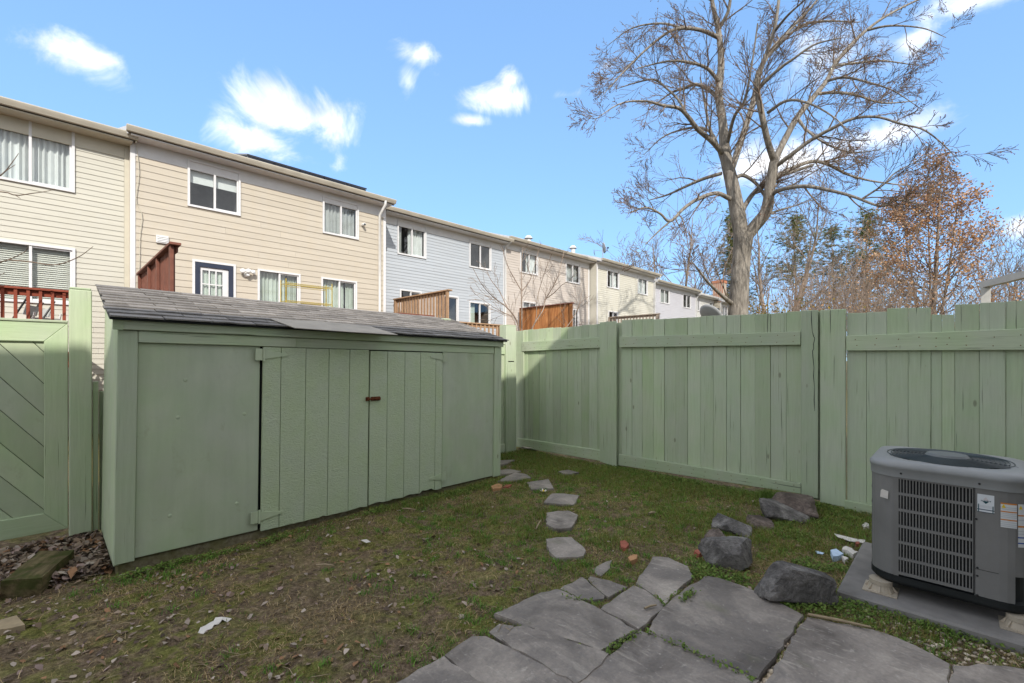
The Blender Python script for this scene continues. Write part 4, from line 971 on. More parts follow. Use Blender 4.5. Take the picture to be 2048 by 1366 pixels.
def house(label, mat, p0, p1, Y, gut, expo, wins, single=True, trim='white_trim', gmat='gutter_metal', rake=True, spout=None, frieze=.27, x0=None, doors=(), wall_to=.9):
    X0 = on_y(p0, 700, Y).x if x0 is None else x0; X1 = on_y(p1, 700, Y).x
    GYp = Y - .42; zs = [on_y(a, b, GYp).z for a, b in gut]; zg = sum(zs) / len(zs); zs_ = zg - .13
    root = thing('townhouse', label, 'house', ((X0 + X1) / 2, Y, 0), group='row of two storey townhouses')
    H = []
    for w in wins:
        a = on_y(w[0], w[1], Y); b = on_y(w[2], w[3], Y)
        H.append((max(a.x, X0 + .05), b.x, b.z, a.z, w[4]))
    zb = zs_ - .03 - frieze
    siding_wall(root, X0 + .09, X1 - .09, Y, wall_to, zb, expo, [h[:4] for h in H], mat, single)
    for a in (X0, X1 - .088): box('corner_board', (a, Y - .03, wall_to), (a + .088, Y + .01, zs_ - .031), trim, root)
    box('frieze_board', (X0 + .089, Y - .024, zb), (X1 - .089, Y + .006, zs_ - .031), trim, root)
    box('foundation', (X0 + .01, Y - .006, -.05), (X1 - .01, Y + .2, wall_to - .001), 'concrete', root)
    for sx in (X0, X1 - .1):
        sg = 1 if sx == X0 else -1
        prism('end_wall', [(Y + .012, -.05), (Y + 8.4, -.05), (Y + 8.4, zs_), (Y + 4.2, zs_ + 1.45), (Y + .012, zs_)], 0, sx + .001, sx + .1, mat, root, 0)
    box('back_wall', (X0 + .11, Y + 8.3, 0), (X1 - .11, Y + 8.4, zs_), mat, root)
    box('soffit', (X0 - .02, Y - .36, zs_ - .03), (X1 + .02, Y + .012, zs_), trim, root)
    ys, yr = Y - .36, Y + 4.2; sl_ = .32; zr = zg - .02 + sl_ * (yr - ys)
    prism('roof', [(ys, zg - .12), (ys, zg - .01), (yr, zr + .01), (yr * 2 - ys, zg - .01), (yr * 2 - ys, zg - .12), (yr, zr - .10)], 0, X0 - .06, X1 + .06, 'roof_shingle_far', root, 0)
    if rake:
        for xa, xb in ((X0 - .085, X0 - .061), (X1 + .061, X1 + .085)):
            prism('rake_board', [(ys - .01, zg - .16), (ys - .01, zg + .0), (yr, zr + .02), (yr, zr - .15)], 0, xa, xb, trim, root, 0)
    g0, g1 = X0 - .1, X1 + .1
    prism('gutter', [(ys - .005, zg), (ys - .115, zg), (ys - .118, zg - .02), (ys - .105, zg - .055), (ys - .075, zg - .115), (ys - .005, zg - .115)], 0, g0, g1, gmat, root, .002)
    if spout:
        xs = on_y(spout, 600, Y).x; pth = [(xs, ys - .06, zg - .1), (xs, ys - .06, zg - .2), (xs, Y - .085, zg - .45), (xs, Y - .075, 3.2), (xs, Y - .075, wall_to)]
        tubes('downspout', [(pth, [.045] * 5)], 'gutter_white', root, 4, (xs, Y, 3))
    for i, h in enumerate(H):
        if h[4] == 'door': french_door(root, *h[:4], Y)
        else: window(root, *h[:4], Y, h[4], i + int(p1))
    return root, X0, X1, zg
def french_door(root, x0, x1, z0, z1, Y):
    bm = bmesh.new(); bars(bm, [(x0, x1, z1 - .05, z1), (x0, x0 + .05, z0, z1 - .051), (x1 - .05, x1, z0, z1 - .051)], Y - .04, Y + .03); d = solid('door', bm, 'white_trim', root)
    bm = bmesh.new(); a, b, t = x0 + .051, x1 - .051, z1 - .051; bars(bm, [(a, b, t - .10, t), (a, a + .10, z0, t - .101), (b - .10, b, z0, t - .101)], Y - .03, Y + .03); solid('casing', bm, 'navy_paint', d)['label'] = 'navy blue door casing'
    a, b, t = a + .101, b - .101, t - .101; bm = bmesh.new(); w = b - a
    bars(bm, [(a, a + .05, z0, t), (b - .12, b, z0, t), (a + .0505, b - .1205, t - .07, t), (a + .0505, b - .1205, z0, z0 + .25)], Y + .0, Y + .04); leafd = solid('leaf', bm, 'white_trim', d)
    gx0, gx1, gz0, gz1 = a + .05, b - .12, z0 + .25, t - .07; bm = bmesh.new()
    for i in (1, 2): x = gx0 + (gx1 - gx0) * i / 3; add_box(bm, (x - .012, Y - .002, gz0), (x + .012, Y + .02, gz1))
    for j in range(1, 5): z = gz0 + (gz1 - gz0) * j / 5; add_box(bm, (gx0, Y - .003, z - .012), (gx1, Y + .019, z + .012))
    solid('glazing_bar', bm, 'white_trim', d); box('pane', (gx0, Y + .022, gz0), (gx1, Y + .028, gz1), 'window_glass', d, 0)
    solid('curtain', fold_sheet(gx0, gx1, gz0, gz1, Y + .07, 7, .012, 3), 'curtain_green', d)

h1 = house('nearest townhouse at the left edge, cream vinyl siding and wide curtained window', 'siding_cream', 0, 259, 12.75, [(0, 197), (264, 263)], .108, [(-38, 213, 149.5, 386.5, 'curtain'), (-38, 474, 150.5, 611, 'blind')], trim='cream_trim', x0=-4.6)
h2 = house('tan townhouse with wide lap siding, white frieze and solar panels', 'siding_tan', 260, 771, 12.6, [(252, 244), (776, 399)], .152, [(374.5, 317.5, 480.5, 433, 'shade'), (644.5, 391, 716.5, 480.3, 'grey'), (384, 518, 471, 700, 'door'), (514.5, 537.5, 600, 672, 'green'), (641.5, 554, 713, 668, 'green')], spout=757, frieze=.3)
h3 = house('blue grey townhouse between the tan and the blush ones', 'siding_grey_blue', 764, 1009, 13.4, [(782, 413), (1005, 473)], .105, [(794, 438, 851.5, 518.5, 'half'), (938, 477.5, 981.5, 542, 'plain'), (799, 578, 842, 690, 'plain'), (870, 588, 916, 690, 'plain'), (937.5, 602.5, 980, 652, 'slit')], gmat='gutter_metal')
h4 = house('blush beige townhouse behind the bare sapling and cedar screen', 'siding_blush', 1009, 1178, 13.4, [(1014, 468.5), (1178, 516)], .105, [(1039.5, 496.5, 1075, 551.7, 'half'), (1130.5, 519.5, 1159, 569.5, 'grey'), (1044, 602, 1073, 650, 'curtain'), (1144, 618, 1157, 690, 'plain')], spout=1008)
h5 = house('pale ivory townhouse that stands forward, with grey deck railing', 'siding_ivory', 1193, 1308, 13.0, [(1197, 513), (1311, 546)], .105, [(1213, 533.3, 1237.5, 579.5, 'half'), (1274.5, 550.5, 1294.5, 591.5, 'curtain'), (1216, 621.5, 1235, 690, 'plain')], single=False, spout=1307, trim='white_trim')
h6 = house('lavender grey townhouse left of the big tree trunk', 'siding_lavender', 1306, 1391, 13.4, [(1316, 555.5), (1389, 580.5)], .105, [(1319.3, 568.7, 1338.3, 609, 'grey'), (1365, 581.5, 1381, 618, 'slit')], single=False, spout=1391)
h7 = house('low white townhouse close to the big tree trunk', 'siding_white', 1391, 1434, 13.4, [(1393, 583), (1432, 594.5)], .105, [(1391.8, 592.5, 1399.3, 623, 'grey'), (1418, 600.5, 1431, 632, 'grey')], single=False, gmat='gutter_white')
h8 = house('sand coloured townhouse mostly hidden by the big tree trunk', 'siding_sand', 1441, 1476, 12.9, [(1443, 597.5), (1474, 605)], .105, [(1444.5, 603.5, 1454, 634, 'plain')], single=False, gmat='gutter_white')
# brick chimney, solar panels, roof vents, dish
ck = at_d(1439, 590, 39); bm = bmesh.new(); add_box(bm, (ck.x - .42, ck.y - .42, 5.0), (ck.x + .42, ck.y + .42, 1.52 + (720 - 567) * 39 / FOC)); add_box(bm, (ck.x - .46, ck.y - .46, 1.52 + (720 - 567) * 39 / FOC), (ck.x + .46, ck.y + .46, 1.52 + (720 - 562) * 39 / FOC))
def brick_mat():
    b = NB('chimney_brick'); t = b.n('ShaderNodeTexBrick'); b.t.links.new(b.coords((1, 1, 1), shift=False), t.inputs['Vector']); t.inputs['Scale'].default_value = 3; t.inputs['Color1'].default_value = (.46, .19, .10, 1); t.inputs['Color2'].default_value = (.38, .14, .075, 1); t.inputs['Mortar'].default_value = (.4, .33, .27, 1); b.out(t.outputs[0], .9, .2)
brick_mat(); tag(solid('chimney', bm, 'chimney_brick'), 'orange brick chimney beside the big tree trunk', 'chimney')
pa, pb = on_y(500, 330, 12.3).x, on_y(742, 380, 12.3).x; n = 5
for i in range(n):
    xa = lerp(pa, pb, i / n); xb2 = lerp(pa, pb, (i + 1) / n) - .015; y0 = 12.6 - .36 + .28; zz = h2[3] - .02 + .32 * .28 + .14
    bm = bmesh.new(); q = [(y0, zz), (y0 + 1.6, zz + .32 * 1.6), (y0 + 1.6, zz + .32 * 1.6 + .04), (y0, zz + .04)]
    prism_bm(q, 0, xa, xb2, 0, bm); prism_bm([(y0 + .02, zz - .12), (y0 + .06, zz - .12), (y0 + .06, zz - .001), (y0 + .02, zz - .001)], 0, xa + .02, xb2 - .02, 0, bm)
    tag(solid('solar_panel', bm, 'solar_black'), ['leftmost', 'second from left', 'middle', 'second from right', 'rightmost'][i] + ' black solar panel along the tan roof edge', 'solar panel', 'solar panels on the tan townhouse')
def dish(label, c, r, mast, yaw, tip, mat='dish_grey'):
    root = thing('satellite_dish', label, 'satellite dish', (c.x, c.y, c.z - mast)); M = Matrix.Translation(c) @ Matrix.Rotation(yaw, 4, 'Z') @ Matrix.Rotation(math.radians(tip), 4, 'X')
    bm = bmesh.new(); rings = []
    for k in range(6):
        q = r * (k / 5 + .02); rings.append([bm.verts.new(M @ Vector((q * math.cos(a) * .9, q * math.sin(a), 0.16 * q * q / r))) for a in np.linspace(0, 2 * math.pi, 24, endpoint=False)])
    for a, b in zip(rings[:-1], rings[1:]):
        for i in range(24): bm.faces.new((a[i], a[(i + 1) % 24], b[(i + 1) % 24], b[i]))
    o = solid('reflector', bm, mat, root, True); o.modifiers.new('t', 'SOLIDIFY').thickness = .012
    tubes('arm', [([M @ Vector((0, -r * .9, .2 * r)), M @ Vector((0, -r * .6, r * .6)), M @ Vector((0, -.1 * r, r * .95))], [.016] * 3)], 'black_metal', root, 5, tuple(c)); box('feed', M @ Vector((0, -.1 * r, r * .95)) - Vector((.04, .04, .04)), M @ Vector((0, -.1 * r, r * .95)) + Vector((.04, .04, .04)), 'black_metal', root)
    tubes('mast', [([c + Vector((0, 0, -mast)), c + Vector((0, .02, -.1)), M @ Vector((0, 0, -.02))], [.025] * 3)], 'dish_grey', root, 6, tuple(c))
dish('small satellite dish standing on the roof of the ivory townhouse', on_y(1206, 496, 15.2), .32, .9, AZ + .1, 80)
dish('grey satellite dish peeking over the long fence panel', at_d(1420, 633, 9.2), .26, 2.3, AZ + .5, 50)
for px, py in ((1057, 477.5), (1146, 497)):
    c = on_y(px, py, 15.4); bm = bmesh.new(); bmesh.ops.create_cone(bm, cap_ends=True, segments=14, radius1=.12, radius2=.12, depth=.7, matrix=Matrix.Translation((c.x, c.y, c.z - .3))); bmesh.ops.create_cone(bm, cap_ends=True, segments=14, radius1=.22, radius2=.1, depth=.14, matrix=Matrix.Translation((c.x, c.y, c.z + .08)))
    tag(solid('roof_vent', bm, 'gutter_white'), 'white round vent on the roof of the blush townhouse' + (', left one' if px < 1100 else ', right one'), 'vent', 'vents on the blush roof')
# wall fittings on the tan house
c = on_y(324.5, 479, 12.57); v = thing('wall_vent', 'white louvred wall vent above the red deck screen', 'vent', (c.x, 12.57, c.z)); bm = bmesh.new(); add_box(bm, (c.x - .11, 12.545, c.z - .085), (c.x + .11, 12.582, c.z + .085)); solid('hood', bm, 'white_trim', v)
for k in range(4): box('slat', (c.x - .09, 12.53, c.z - .06 + k * .035), (c.x + .09, 12.544, c.z - .045 + k * .035), 'white_plastic', v, 0)
c = on_y(495.5, 545, 12.5); fl2 = thing('flood_light', 'white three headed security light beside the navy framed door', 'lamp', (c.x, 12.57, c.z))
bm = bmesh.new(); bmesh.ops.create_cone(bm, cap_ends=True, segments=16, radius1=.065, radius2=.05, depth=.07, matrix=Matrix.Translation((c.x, 12.55, c.z - .05)) @ Matrix.Rotation(math.pi / 2, 4, 'X')); add_box(bm, (c.x - .03, 12.46, c.z - .08), (c.x + .03, 12.53, c.z - .02)); solid('mount', bm, 'white_plastic', fl2)
for k in (-1, 0, 1):
    bm = bmesh.new(); bmesh.ops.create_uvsphere(bm, u_segments=14, v_segments=8, radius=.062); bmesh.ops.scale(bm, vec=(1.05, .7, .9), verts=bm.verts); bmesh.ops.rotate(bm, matrix=Matrix.Rotation(k * .7, 3, 'Z'), verts=bm.verts); bmesh.ops.translate(bm, vec=(c.x + k * .115, 12.44 + abs(k) * .03, c.z + .03 - abs(k) * .01), verts=bm.verts); solid('lamp_head', bm, 'white_plastic', fl2, True)
c = on_y(727.5, 449, 12.5); cm = thing('wall_camera', 'little white camera right of the upper window of the tan house', 'camera', (c.x, 12.57, c.z))
bm = bmesh.new(); bmesh.ops.create_cone(bm, cap_ends=True, segments=14, radius1=.045, radius2=.04, depth=.13, matrix=Matrix.Translation((c.x, 12.5, c.z)) @ Matrix.Rotation(math.pi / 2, 4, 'X')); solid('body', bm, 'white_plastic', cm)
bm = bmesh.new(); bmesh.ops.create_cone(bm, cap_ends=True, segments=14, radius1=.03, radius2=.03, depth=.01, matrix=Matrix.Translation((c.x, 12.43, c.z - .01)) @ Matrix.Rotation(math.pi / 2, 4, 'X')); solid('lens', bm, 'black_metal', cm)
cab = [on_y(*p, 12.55) for p in ((273, 292), (278, 345), (272, 400), (284, 430), (280, 470), (279, 520), (277, 575))]
tag(tubes('cable', [(smooth_path([tuple(p) for p in cab], 20), [.007] * 20)], 'cream_trim', None, 5, tuple(cab[3])), 'thin loose cable hanging down the left end of the tan wall', 'cable')

# ------------------------------------------------------------------ decks, screens, things on them
def deck(label, X0, X1, Y0, Y1, mat, zf=1.65):
    root = thing('deck', label, 'deck', ((X0 + X1) / 2, Y0, 0), group='raised wooden decks behind the townhouses')
    n = int((Y1 - Y0) / .145); bm = bmesh.new()
    for i in range(n): add_box(bm, (X0, Y0 + i * .145, zf - .03), (X1, Y0 + i * .145 + .138, zf))
    solid('floor', bm, mat, root); box('joist', (X0, Y0 + .02, zf - .25), (X1, Y0 + .06, zf - .031), mat, root); box('joist', (X0 + .02, Y0 + .07, zf - .24), (X0 + .06, Y1, zf - .031), mat, root); box('joist', (X1 - .06, Y0 + .07, zf - .24), (X1 - .02, Y1, zf - .031), mat, root)
    for x in (X0 + .1, (X0 + X1) / 2, X1 - .1): box('leg', (x - .06, Y0 + .08, -.05), (x + .06, Y0 + .2, zf - .031), mat, root)
    return root
def rail_x(root, X0, X1, Y, zf, ztop, mat, step=.133, wid=.04, posts=True):
    box('top_rail', (X0, Y - .07, ztop - .035), (X1, Y + .07, ztop), mat, root); box('sub_rail', (X0, Y - .012, ztop - .125), (X1, Y + .028, ztop - .037), mat, root); x = X0 + step * .6
    while x < X1 - .02: box('baluster', (x - wid / 2, Y - .05, zf - .1), (x + wid / 2, Y - .013, ztop - .036), mat, root); x += step
def screen(root, X, Y0, Y1, zb, zt, mat, step, wid, posts, capm=None):
    y = Y0 + .06
    while y < Y1 - wid: box('slat', (X - .012, y, zb), (X + .012, y + wid, zt - .045), mat, root, .003); y += step
    for t, w in posts: yy = lerp(Y0, Y1, t); box('post', (X - .06, yy - w / 2, 1.3), (X - .0125 if 0 < t < 1 else X + .05, yy + w / 2, zt - .041), mat, root)
    box('cap', (X - .08, Y0 - .07, zt - .04), (X + .07, Y1, zt), capm or mat, root)
    box('cross_rail', (X + .013, Y0 + .05, zt - .13), (X + .05, Y1 - .02, zt - .046), mat, root); box('cross_rail', (X + .013, Y0 + .05, lerp(zb, zt, .42)), (X + .05, Y1 - .02, lerp(zb, zt, .42) + .085), mat, root)
d1 = deck('red stained deck and railing of the cream townhouse at the left edge', -3.4, on_y(136, 600, 10.2).x + .02, 10.2, 12.7, 'red_stain')
rail_x(d1, -3.4, on_y(137.5, 600, 10.2).x, 10.2, 1.65, on_y(70, 576.5, 10.2).z, 'red_stain', .131)
xs2 = on_y(281, 560, 12.5).x; yn2 = 8.8
d2 = deck('brown red deck of the tan townhouse with a tall slatted side screen', xs2 - .1, on_y(725, 600, 12.6).x, yn2, 12.5, 'brown_red_stain')
screen(d2, xs2, yn2, 12.45, 1.55, on_x(350, 486, xs2).z, 'brown_red_stain', .125, .045, ((0.02, .13), (.36, .1), (.62, .1), (.97, .1)))
xs3 = on_y(787, 600, 13.3).x
d3 = deck('tan wooden deck of the blue grey townhouse with a slatted side screen', xs3 - .1, on_y(1012, 650, 10.3).x, 10.3, 13.3, 'tan_wood')
screen(d3, xs3, 10.35, 13.2, 1.55, on_x(893, 580, xs3).z, 'tan_wood', .155, .098, ((.01, .1), (.98, .1)))
rail_x(d3, xs3, on_y(1014, 650, 10.3).x, 10.3, 1.65, on_y(980, 648, 10.3).z, 'tan_wood', .17, .05); box('post', (on_y(998, 660, 10.25).x, 10.2, 1.4), (on_y(1003, 660, 10.25).x, 10.3, on_y(980, 651, 10.3).z), 'tan_wood', d3)
xs4 = on_y(1038, 610, 13.3).x
d4 = deck('deck with a solid orange cedar side screen at the blush townhouse', xs4 - .1, xs4 + 4.2, 10.5, 13.3, 'cedar')
screen(d4, xs4, on_x(1144, 610, xs4).y, 13.2, 1.95, on_x(1140, 605.5, xs4).z, 'cedar', .141, .139, ((.005, .13), (.99, .1)), 'brown_red_stain')
bm = bmesh.new()
for i in range(16): y = 10.6 + i * .16; add_box(bm, (xs4 - .012, y, 1.45), (xs4 + .012, y + .07, 1.94))
solid('lattice', bm, 'brown_red_stain', d4)
xs5 = on_y(1213, 633, 12.95).x
d5 = deck('deck with weathered grey slat railing at the ivory townhouse', xs5 - .1, xs5 + 4.0, 10.0, 12.9, 'grey_wood')
screen(d5, xs5, on_x(1317, 627, xs5).y, 12.8, 1.6, on_x(1300, 628, xs5).z, 'grey_wood', .17, .09, ((.005, .15), (.99, .1)))
pt = thing('picnic_table', 'brown red picnic table top in front of the tan slatted screen', 'table', (on_y(820, 628, 10.0).x, 10.0, 0)); ta, tb2 = on_y(787, 628, 10.0), on_y(858, 630, 10.0)
for k in range(5): box('top_plank', (ta.x, 9.75 + k * .13, ta.z - .02), (tb2.x, 9.75 + k * .13 + .122, ta.z + .02), 'brown_red_stain', pt)
for x in (ta.x + .15, tb2.x - .15):
    bm = bmesh.new(); add_box(bm, (x - .03, 9.78, ta.z - .1), (x + .03, 10.36, ta.z - .021)); prism_bm([(9.6, 1.65), (9.68, 1.65), (10.02, ta.z - .101), (9.94, ta.z - .101)], 0, x - .03, x - .001, 0, bm); prism_bm([(10.5, 1.65), (10.42, 1.65), (10.08, ta.z - .101), (10.16, ta.z - .101)], 0, x + .001, x + .03, 0, bm); solid('leg', bm, 'brown_red_stain', pt)
box('floor_stand', (ta.x - .2, 9.5, 1.5), (tb2.x + .2, 10.29, 1.62), 'tan_wood', d3)
# gold wire shelf
sY = 11.6; a, b = on_y(572, 560, sY), on_y(664, 560, sY); sf = thing('wire_shelf', 'yellow gold wire shelf unit on the deck before the tan house windows', 'shelf', ((a.x + b.x) / 2, sY, 1.65)); top = a.z + .04
for x in (a.x, b.x):
    for y in (sY, sY + .35): tubes('post', [([(x, y, 1.65), (x, y, 2.4), (x, y, top)], [.012] * 3)], 'gold_wire', sf, 6, (x, y, 2))
for z in (top - .1, on_y(600, 603, sY).z, 1.8):
    P = []
    for zz in (z, z - .04):
        for y in (sY, sY + .35): P.append(([(a.x, y, zz), ((a.x + b.x) / 2, y, zz), (b.x, y, zz)], [.007] * 3))
    for i in range(26): x = lerp(a.x, b.x, i / 25); P.append(([(x, sY, z), (x, sY + .17, z), (x, sY + .35, z)], [.004] * 3)); x2 = lerp(a.x, b.x, (i + .5) / 25); P.append(([(x, sY, z), ((x + x2) / 2, sY, z - .02), (x2, sY, z - .04)], [.003] * 3))
    tubes('shelf', P, 'gold_wire', sf, 4, ((a.x + b.x) / 2, sY, z))
def folding_chair(label, px, Y, mat, rz, s=1.):
    c = on_y(px, 620, Y); root = thing('folding_chair', label, 'chair', (c.x, Y, 1.65)); R = Matrix.Translation((c.x, Y, 1.65)) @ Matrix.Rotation(rz, 4, 'Z') @ Matrix.Scale(s, 4)
    for x in (-.22, .22):
        tubes('frame', [([R @ Vector((x, .25, 0)), R @ Vector((x, 0, .45)), R @ Vector((x, -.22, .9))], [.014] * 3), ([R @ Vector((x * .9, -.25, 0)), R @ Vector((x * .9, 0, .3)), R @ Vector((x * .9, .2, .46))], [.014] * 3)], mat, root, 6, (c.x, Y, 2))
    bm = bmesh.new(); add_box(bm, (-.21, -.18, .45), (.21, .22, .47)); bm.transform(R); solid('seat', bm, 'curtain_grey', root)
    bm = bmesh.new(); prism_bm([(-.2, .78), (-.16, .62), (-.15, .62), (-.19, .78)], 0, -.21, .21, 0, bm); bm.transform(R); solid('back', bm, 'curtain_grey', root)
folding_chair('black folding chair behind the red railing, nearer the photo edge', 34, 11.2, 'black_metal', 1.2)
folding_chair('black folding chair behind the red railing, nearer the green post', 64, 11.5, 'black_metal', 1.9)
folding_chair('white folding stool behind the red railing', 88, 10.9, 'white_plastic', .3, .72)
# grey frame over the right fence
p = at_d(1971, 575, 8.0); q = at_d(2048, 557, 8.0 * 145 / 163 * 1.0); q.z = p.z; dr_ = (q - p).normalized(); e = p + dr_ * 2.6
fr = thing('pergola_frame', 'pale grey post and beam rising behind the right fence', 'pergola', (p.x, p.y, 0)); box('post', (p.x - .06, p.y - .06, -.05), (p.x + .06, p.y + .06, p.z + .0), 'frame_grey', fr)
bm = bmesh.new(); add_box(bm, (-.062, -.055, -.05), (2.6, .055, .06)); bm.transform(Matrix.Translation((p.x, p.y, p.z + .05)) @ Matrix.Rotation(math.atan2(dr_.y, dr_.x), 4, 'Z')); solid('beam', bm, 'frame_grey', fr); box('post', (e.x - .06, e.y - .06, -.05), (e.x + .06, e.y + .06, p.z - .005), 'frame_grey', fr)

# unseen townhouses that shade the yard, placed and narrowed to shape its light
WY, VX0, VX1 = -2.6, -3.85, 5.0
ow = thing('shade_townhouse', 'unseen white sided townhouse behind the viewpoint, placed to shade the yard', 'house', (0, WY, 0))
EY = WY + .36; EZ = 2.05 + .84 * (4.32 - EY)
bm = bmesh.new(); z = .3
while z < EZ - .2:
    v = [bm.verts.new(c) for c in ((VX0, WY + .016, z), (VX1, WY + .016, z), (VX1, WY + .002, z + .118), (VX0, WY + .002, z + .118), (VX0, WY - .002, z), (VX1, WY - .002, z))]; bm.faces.new(v[:4]); bm.faces.new((v[0], v[4], v[5], v[1])); z += .11
solid('siding', bm, 'siding_white', ow)['kind'] = 'stuff'
for a_, b_, c_, d_ in ((-1.1, .7, .35, 2.38), (-3.4, -2.0, 1.2, 2.4), (2.0, 3.4, 3.9, 5.1), (-3.4, -2.0, 3.9, 5.1)): box('window', (a_, WY - .05, c_), (b_, WY + .03, d_), 'dark_room', ow)
box('wall', (VX0, WY - 8.4, -.05), (VX1, WY - .06, EZ - .12), 'siding_white', ow, 0)
prism('roof', [(EY - .12, EZ - .12), (EY - .12, EZ - .01), (EY - 4.6, EZ + 1.42), (EY - 9.2, EZ - .01), (EY - 9.2, EZ - .12)], 0, VX0, VX1 + .2, 'roof_shingle_far', ow, 0)
box('gutter', (VX0, EY - .118, EZ - .11), (VX1 + .2, EY, EZ), 'gutter_white', ow)
ow2 = thing('shade_townhouse', 'unseen white sided townhouse added behind the viewpoint, stepped forward to shade the gate', 'house', (-6.4, WY + .45, 0)); Y2, E2 = WY + .45, EY + .45  # added unit whose forward eave shapes the shade on the left gate
box('wall', (-9.2, WY - 8.2, -.05), (-3.95, Y2, EZ - .1), 'siding_white', ow2, 0); prism('roof', [(E2 - .12, EZ - .115), (E2 - .12, EZ - .005), (E2 - 4.6, EZ + 1.43), (E2 - 9.2, EZ - .005), (E2 - 9.2, EZ - .115)], 0, -9.4, -3.9, 'roof_shingle_far', ow2, 0); box('gutter', (-9.4, E2 - .118, EZ - .105), (-3.9, E2, EZ + .005), 'gutter_white', ow2)

# ------------------------------------------------------------------ trees
def rv(r): return Vector((r.gauss(0, 1), r.gauss(0, 1), r.gauss(0, 1)))
def side_dir(d, ang, r, up=0.):
    p = rv(r); p = (p - d * p.dot(d)); p = (p.normalized() + UP * up); p = (p - d * p.dot(d)).normalized()
    return (d * math.cos(ang) + p * math.sin(ang)).normalized()
def grow(out, r, p, d, L, rad, lvl, P):
    n = P['seg'][lvl]; pts = [p.copy()]; rs = [rad]; dirs = []
    for i in range(n):
        d = (d + rv(r) * P['wig'] + UP * P['up'][lvl]).normalized(); p = p + d * (L / n); pts.append(p.copy()); rs.append(max(P['rmin'], rad * (1 - P.get('taper', .78) * (i + 1) / n))); dirs.append(d)
    out[lvl].append((pts, rs))
    if lvl < P['max']:
        k = P['kids'][lvl]
        for c in range(k):
            t = P['t0'][lvl] + (1 - P['t0'][lvl]) * (c + r.random()) / k; f = t * n; i = min(n - 1, int(f)); q = pts[i].lerp(pts[i + 1], f - i); rr_ = rs[i] + (rs[i + 1] - rs[i]) * (f - i)
            a = math.radians(r.uniform(*P['ang'])); grow(out, r, q, side_dir(dirs[i], a, r, P.get('fan', 0.)), L * r.uniform(*P['len'][lvl]) * (1.15 - .55 * t), max(P['rmin'], rr_ * P['rf']), lvl + 1, P)
def limb(out, r, pts, kids, klen, P, lvl=1):
    """side growth along a drawn limb: pts = rows of (x, y, z, radius)"""
    n = len(pts); seg = np.linalg.norm(np.diff(pts[:, :3], axis=0), axis=1); L = seg.sum()
    for c in range(int(kids * L)):
        t = r.uniform(.12, 1.0); f = t * (n - 1); i = min(n - 2, int(f)); u = f - i; q = Vector(pts[i][:3]).lerp(Vector(pts[i + 1][:3]), u); d = (Vector(pts[i + 1][:3]) - Vector(pts[i][:3])).normalized()
        rad = pts[i][3] * (1 - u) + pts[i + 1][3] * u
        grow(out, r, q, side_dir(d, math.radians(r.uniform(24, 55)), r, .25), klen * r.uniform(.5, 1.2) * (1.2 - .68 * t), max(P['rmin'], min(rad * .5, .024)), lvl, P)
def quads_at(pos, size, r, cols, up=None, aspect=.6):
    """small leaf faces, one quad each (folded), vectorised"""
    n = len(pos); rs = np.random.default_rng(r); a = rs.normal(size=(n, 3)); a /= np.linalg.norm(a, axis=1, keepdims=True); b = rs.normal(size=(n, 3)); b -= a * (a * b).sum(1, keepdims=True); b /= np.linalg.norm(b, axis=1, keepdims=True)
    s = size * rs.uniform(.6, 1.3, (n, 1)); P = np.asarray(pos)
    V = np.stack([P - a * s * .5, P + b * s * aspect * .5, P + a * s * .5, P - b * s * aspect * .5], 1).reshape(-1, 3)
    C = np.repeat(np.asarray(cols)[rs.integers(0, len(cols), n)] * rs.uniform(.75, 1.25, (n, 1)), 4, axis=0)
    return V, np.arange(4 * n).reshape(-1, 4), C
def leaves(name, pos, size, seed, cols, mat, parent, aspect=.6, kind='stuff'):
    c = np.mean(np.asarray(pos), 0); V, F, C = quads_at(np.asarray(pos) - c, size, seed, cols, aspect=aspect)
    o = link(name, np_mesh(name, V, F, C), mat, parent, Vector(c)); o['kind'] = kind; return o

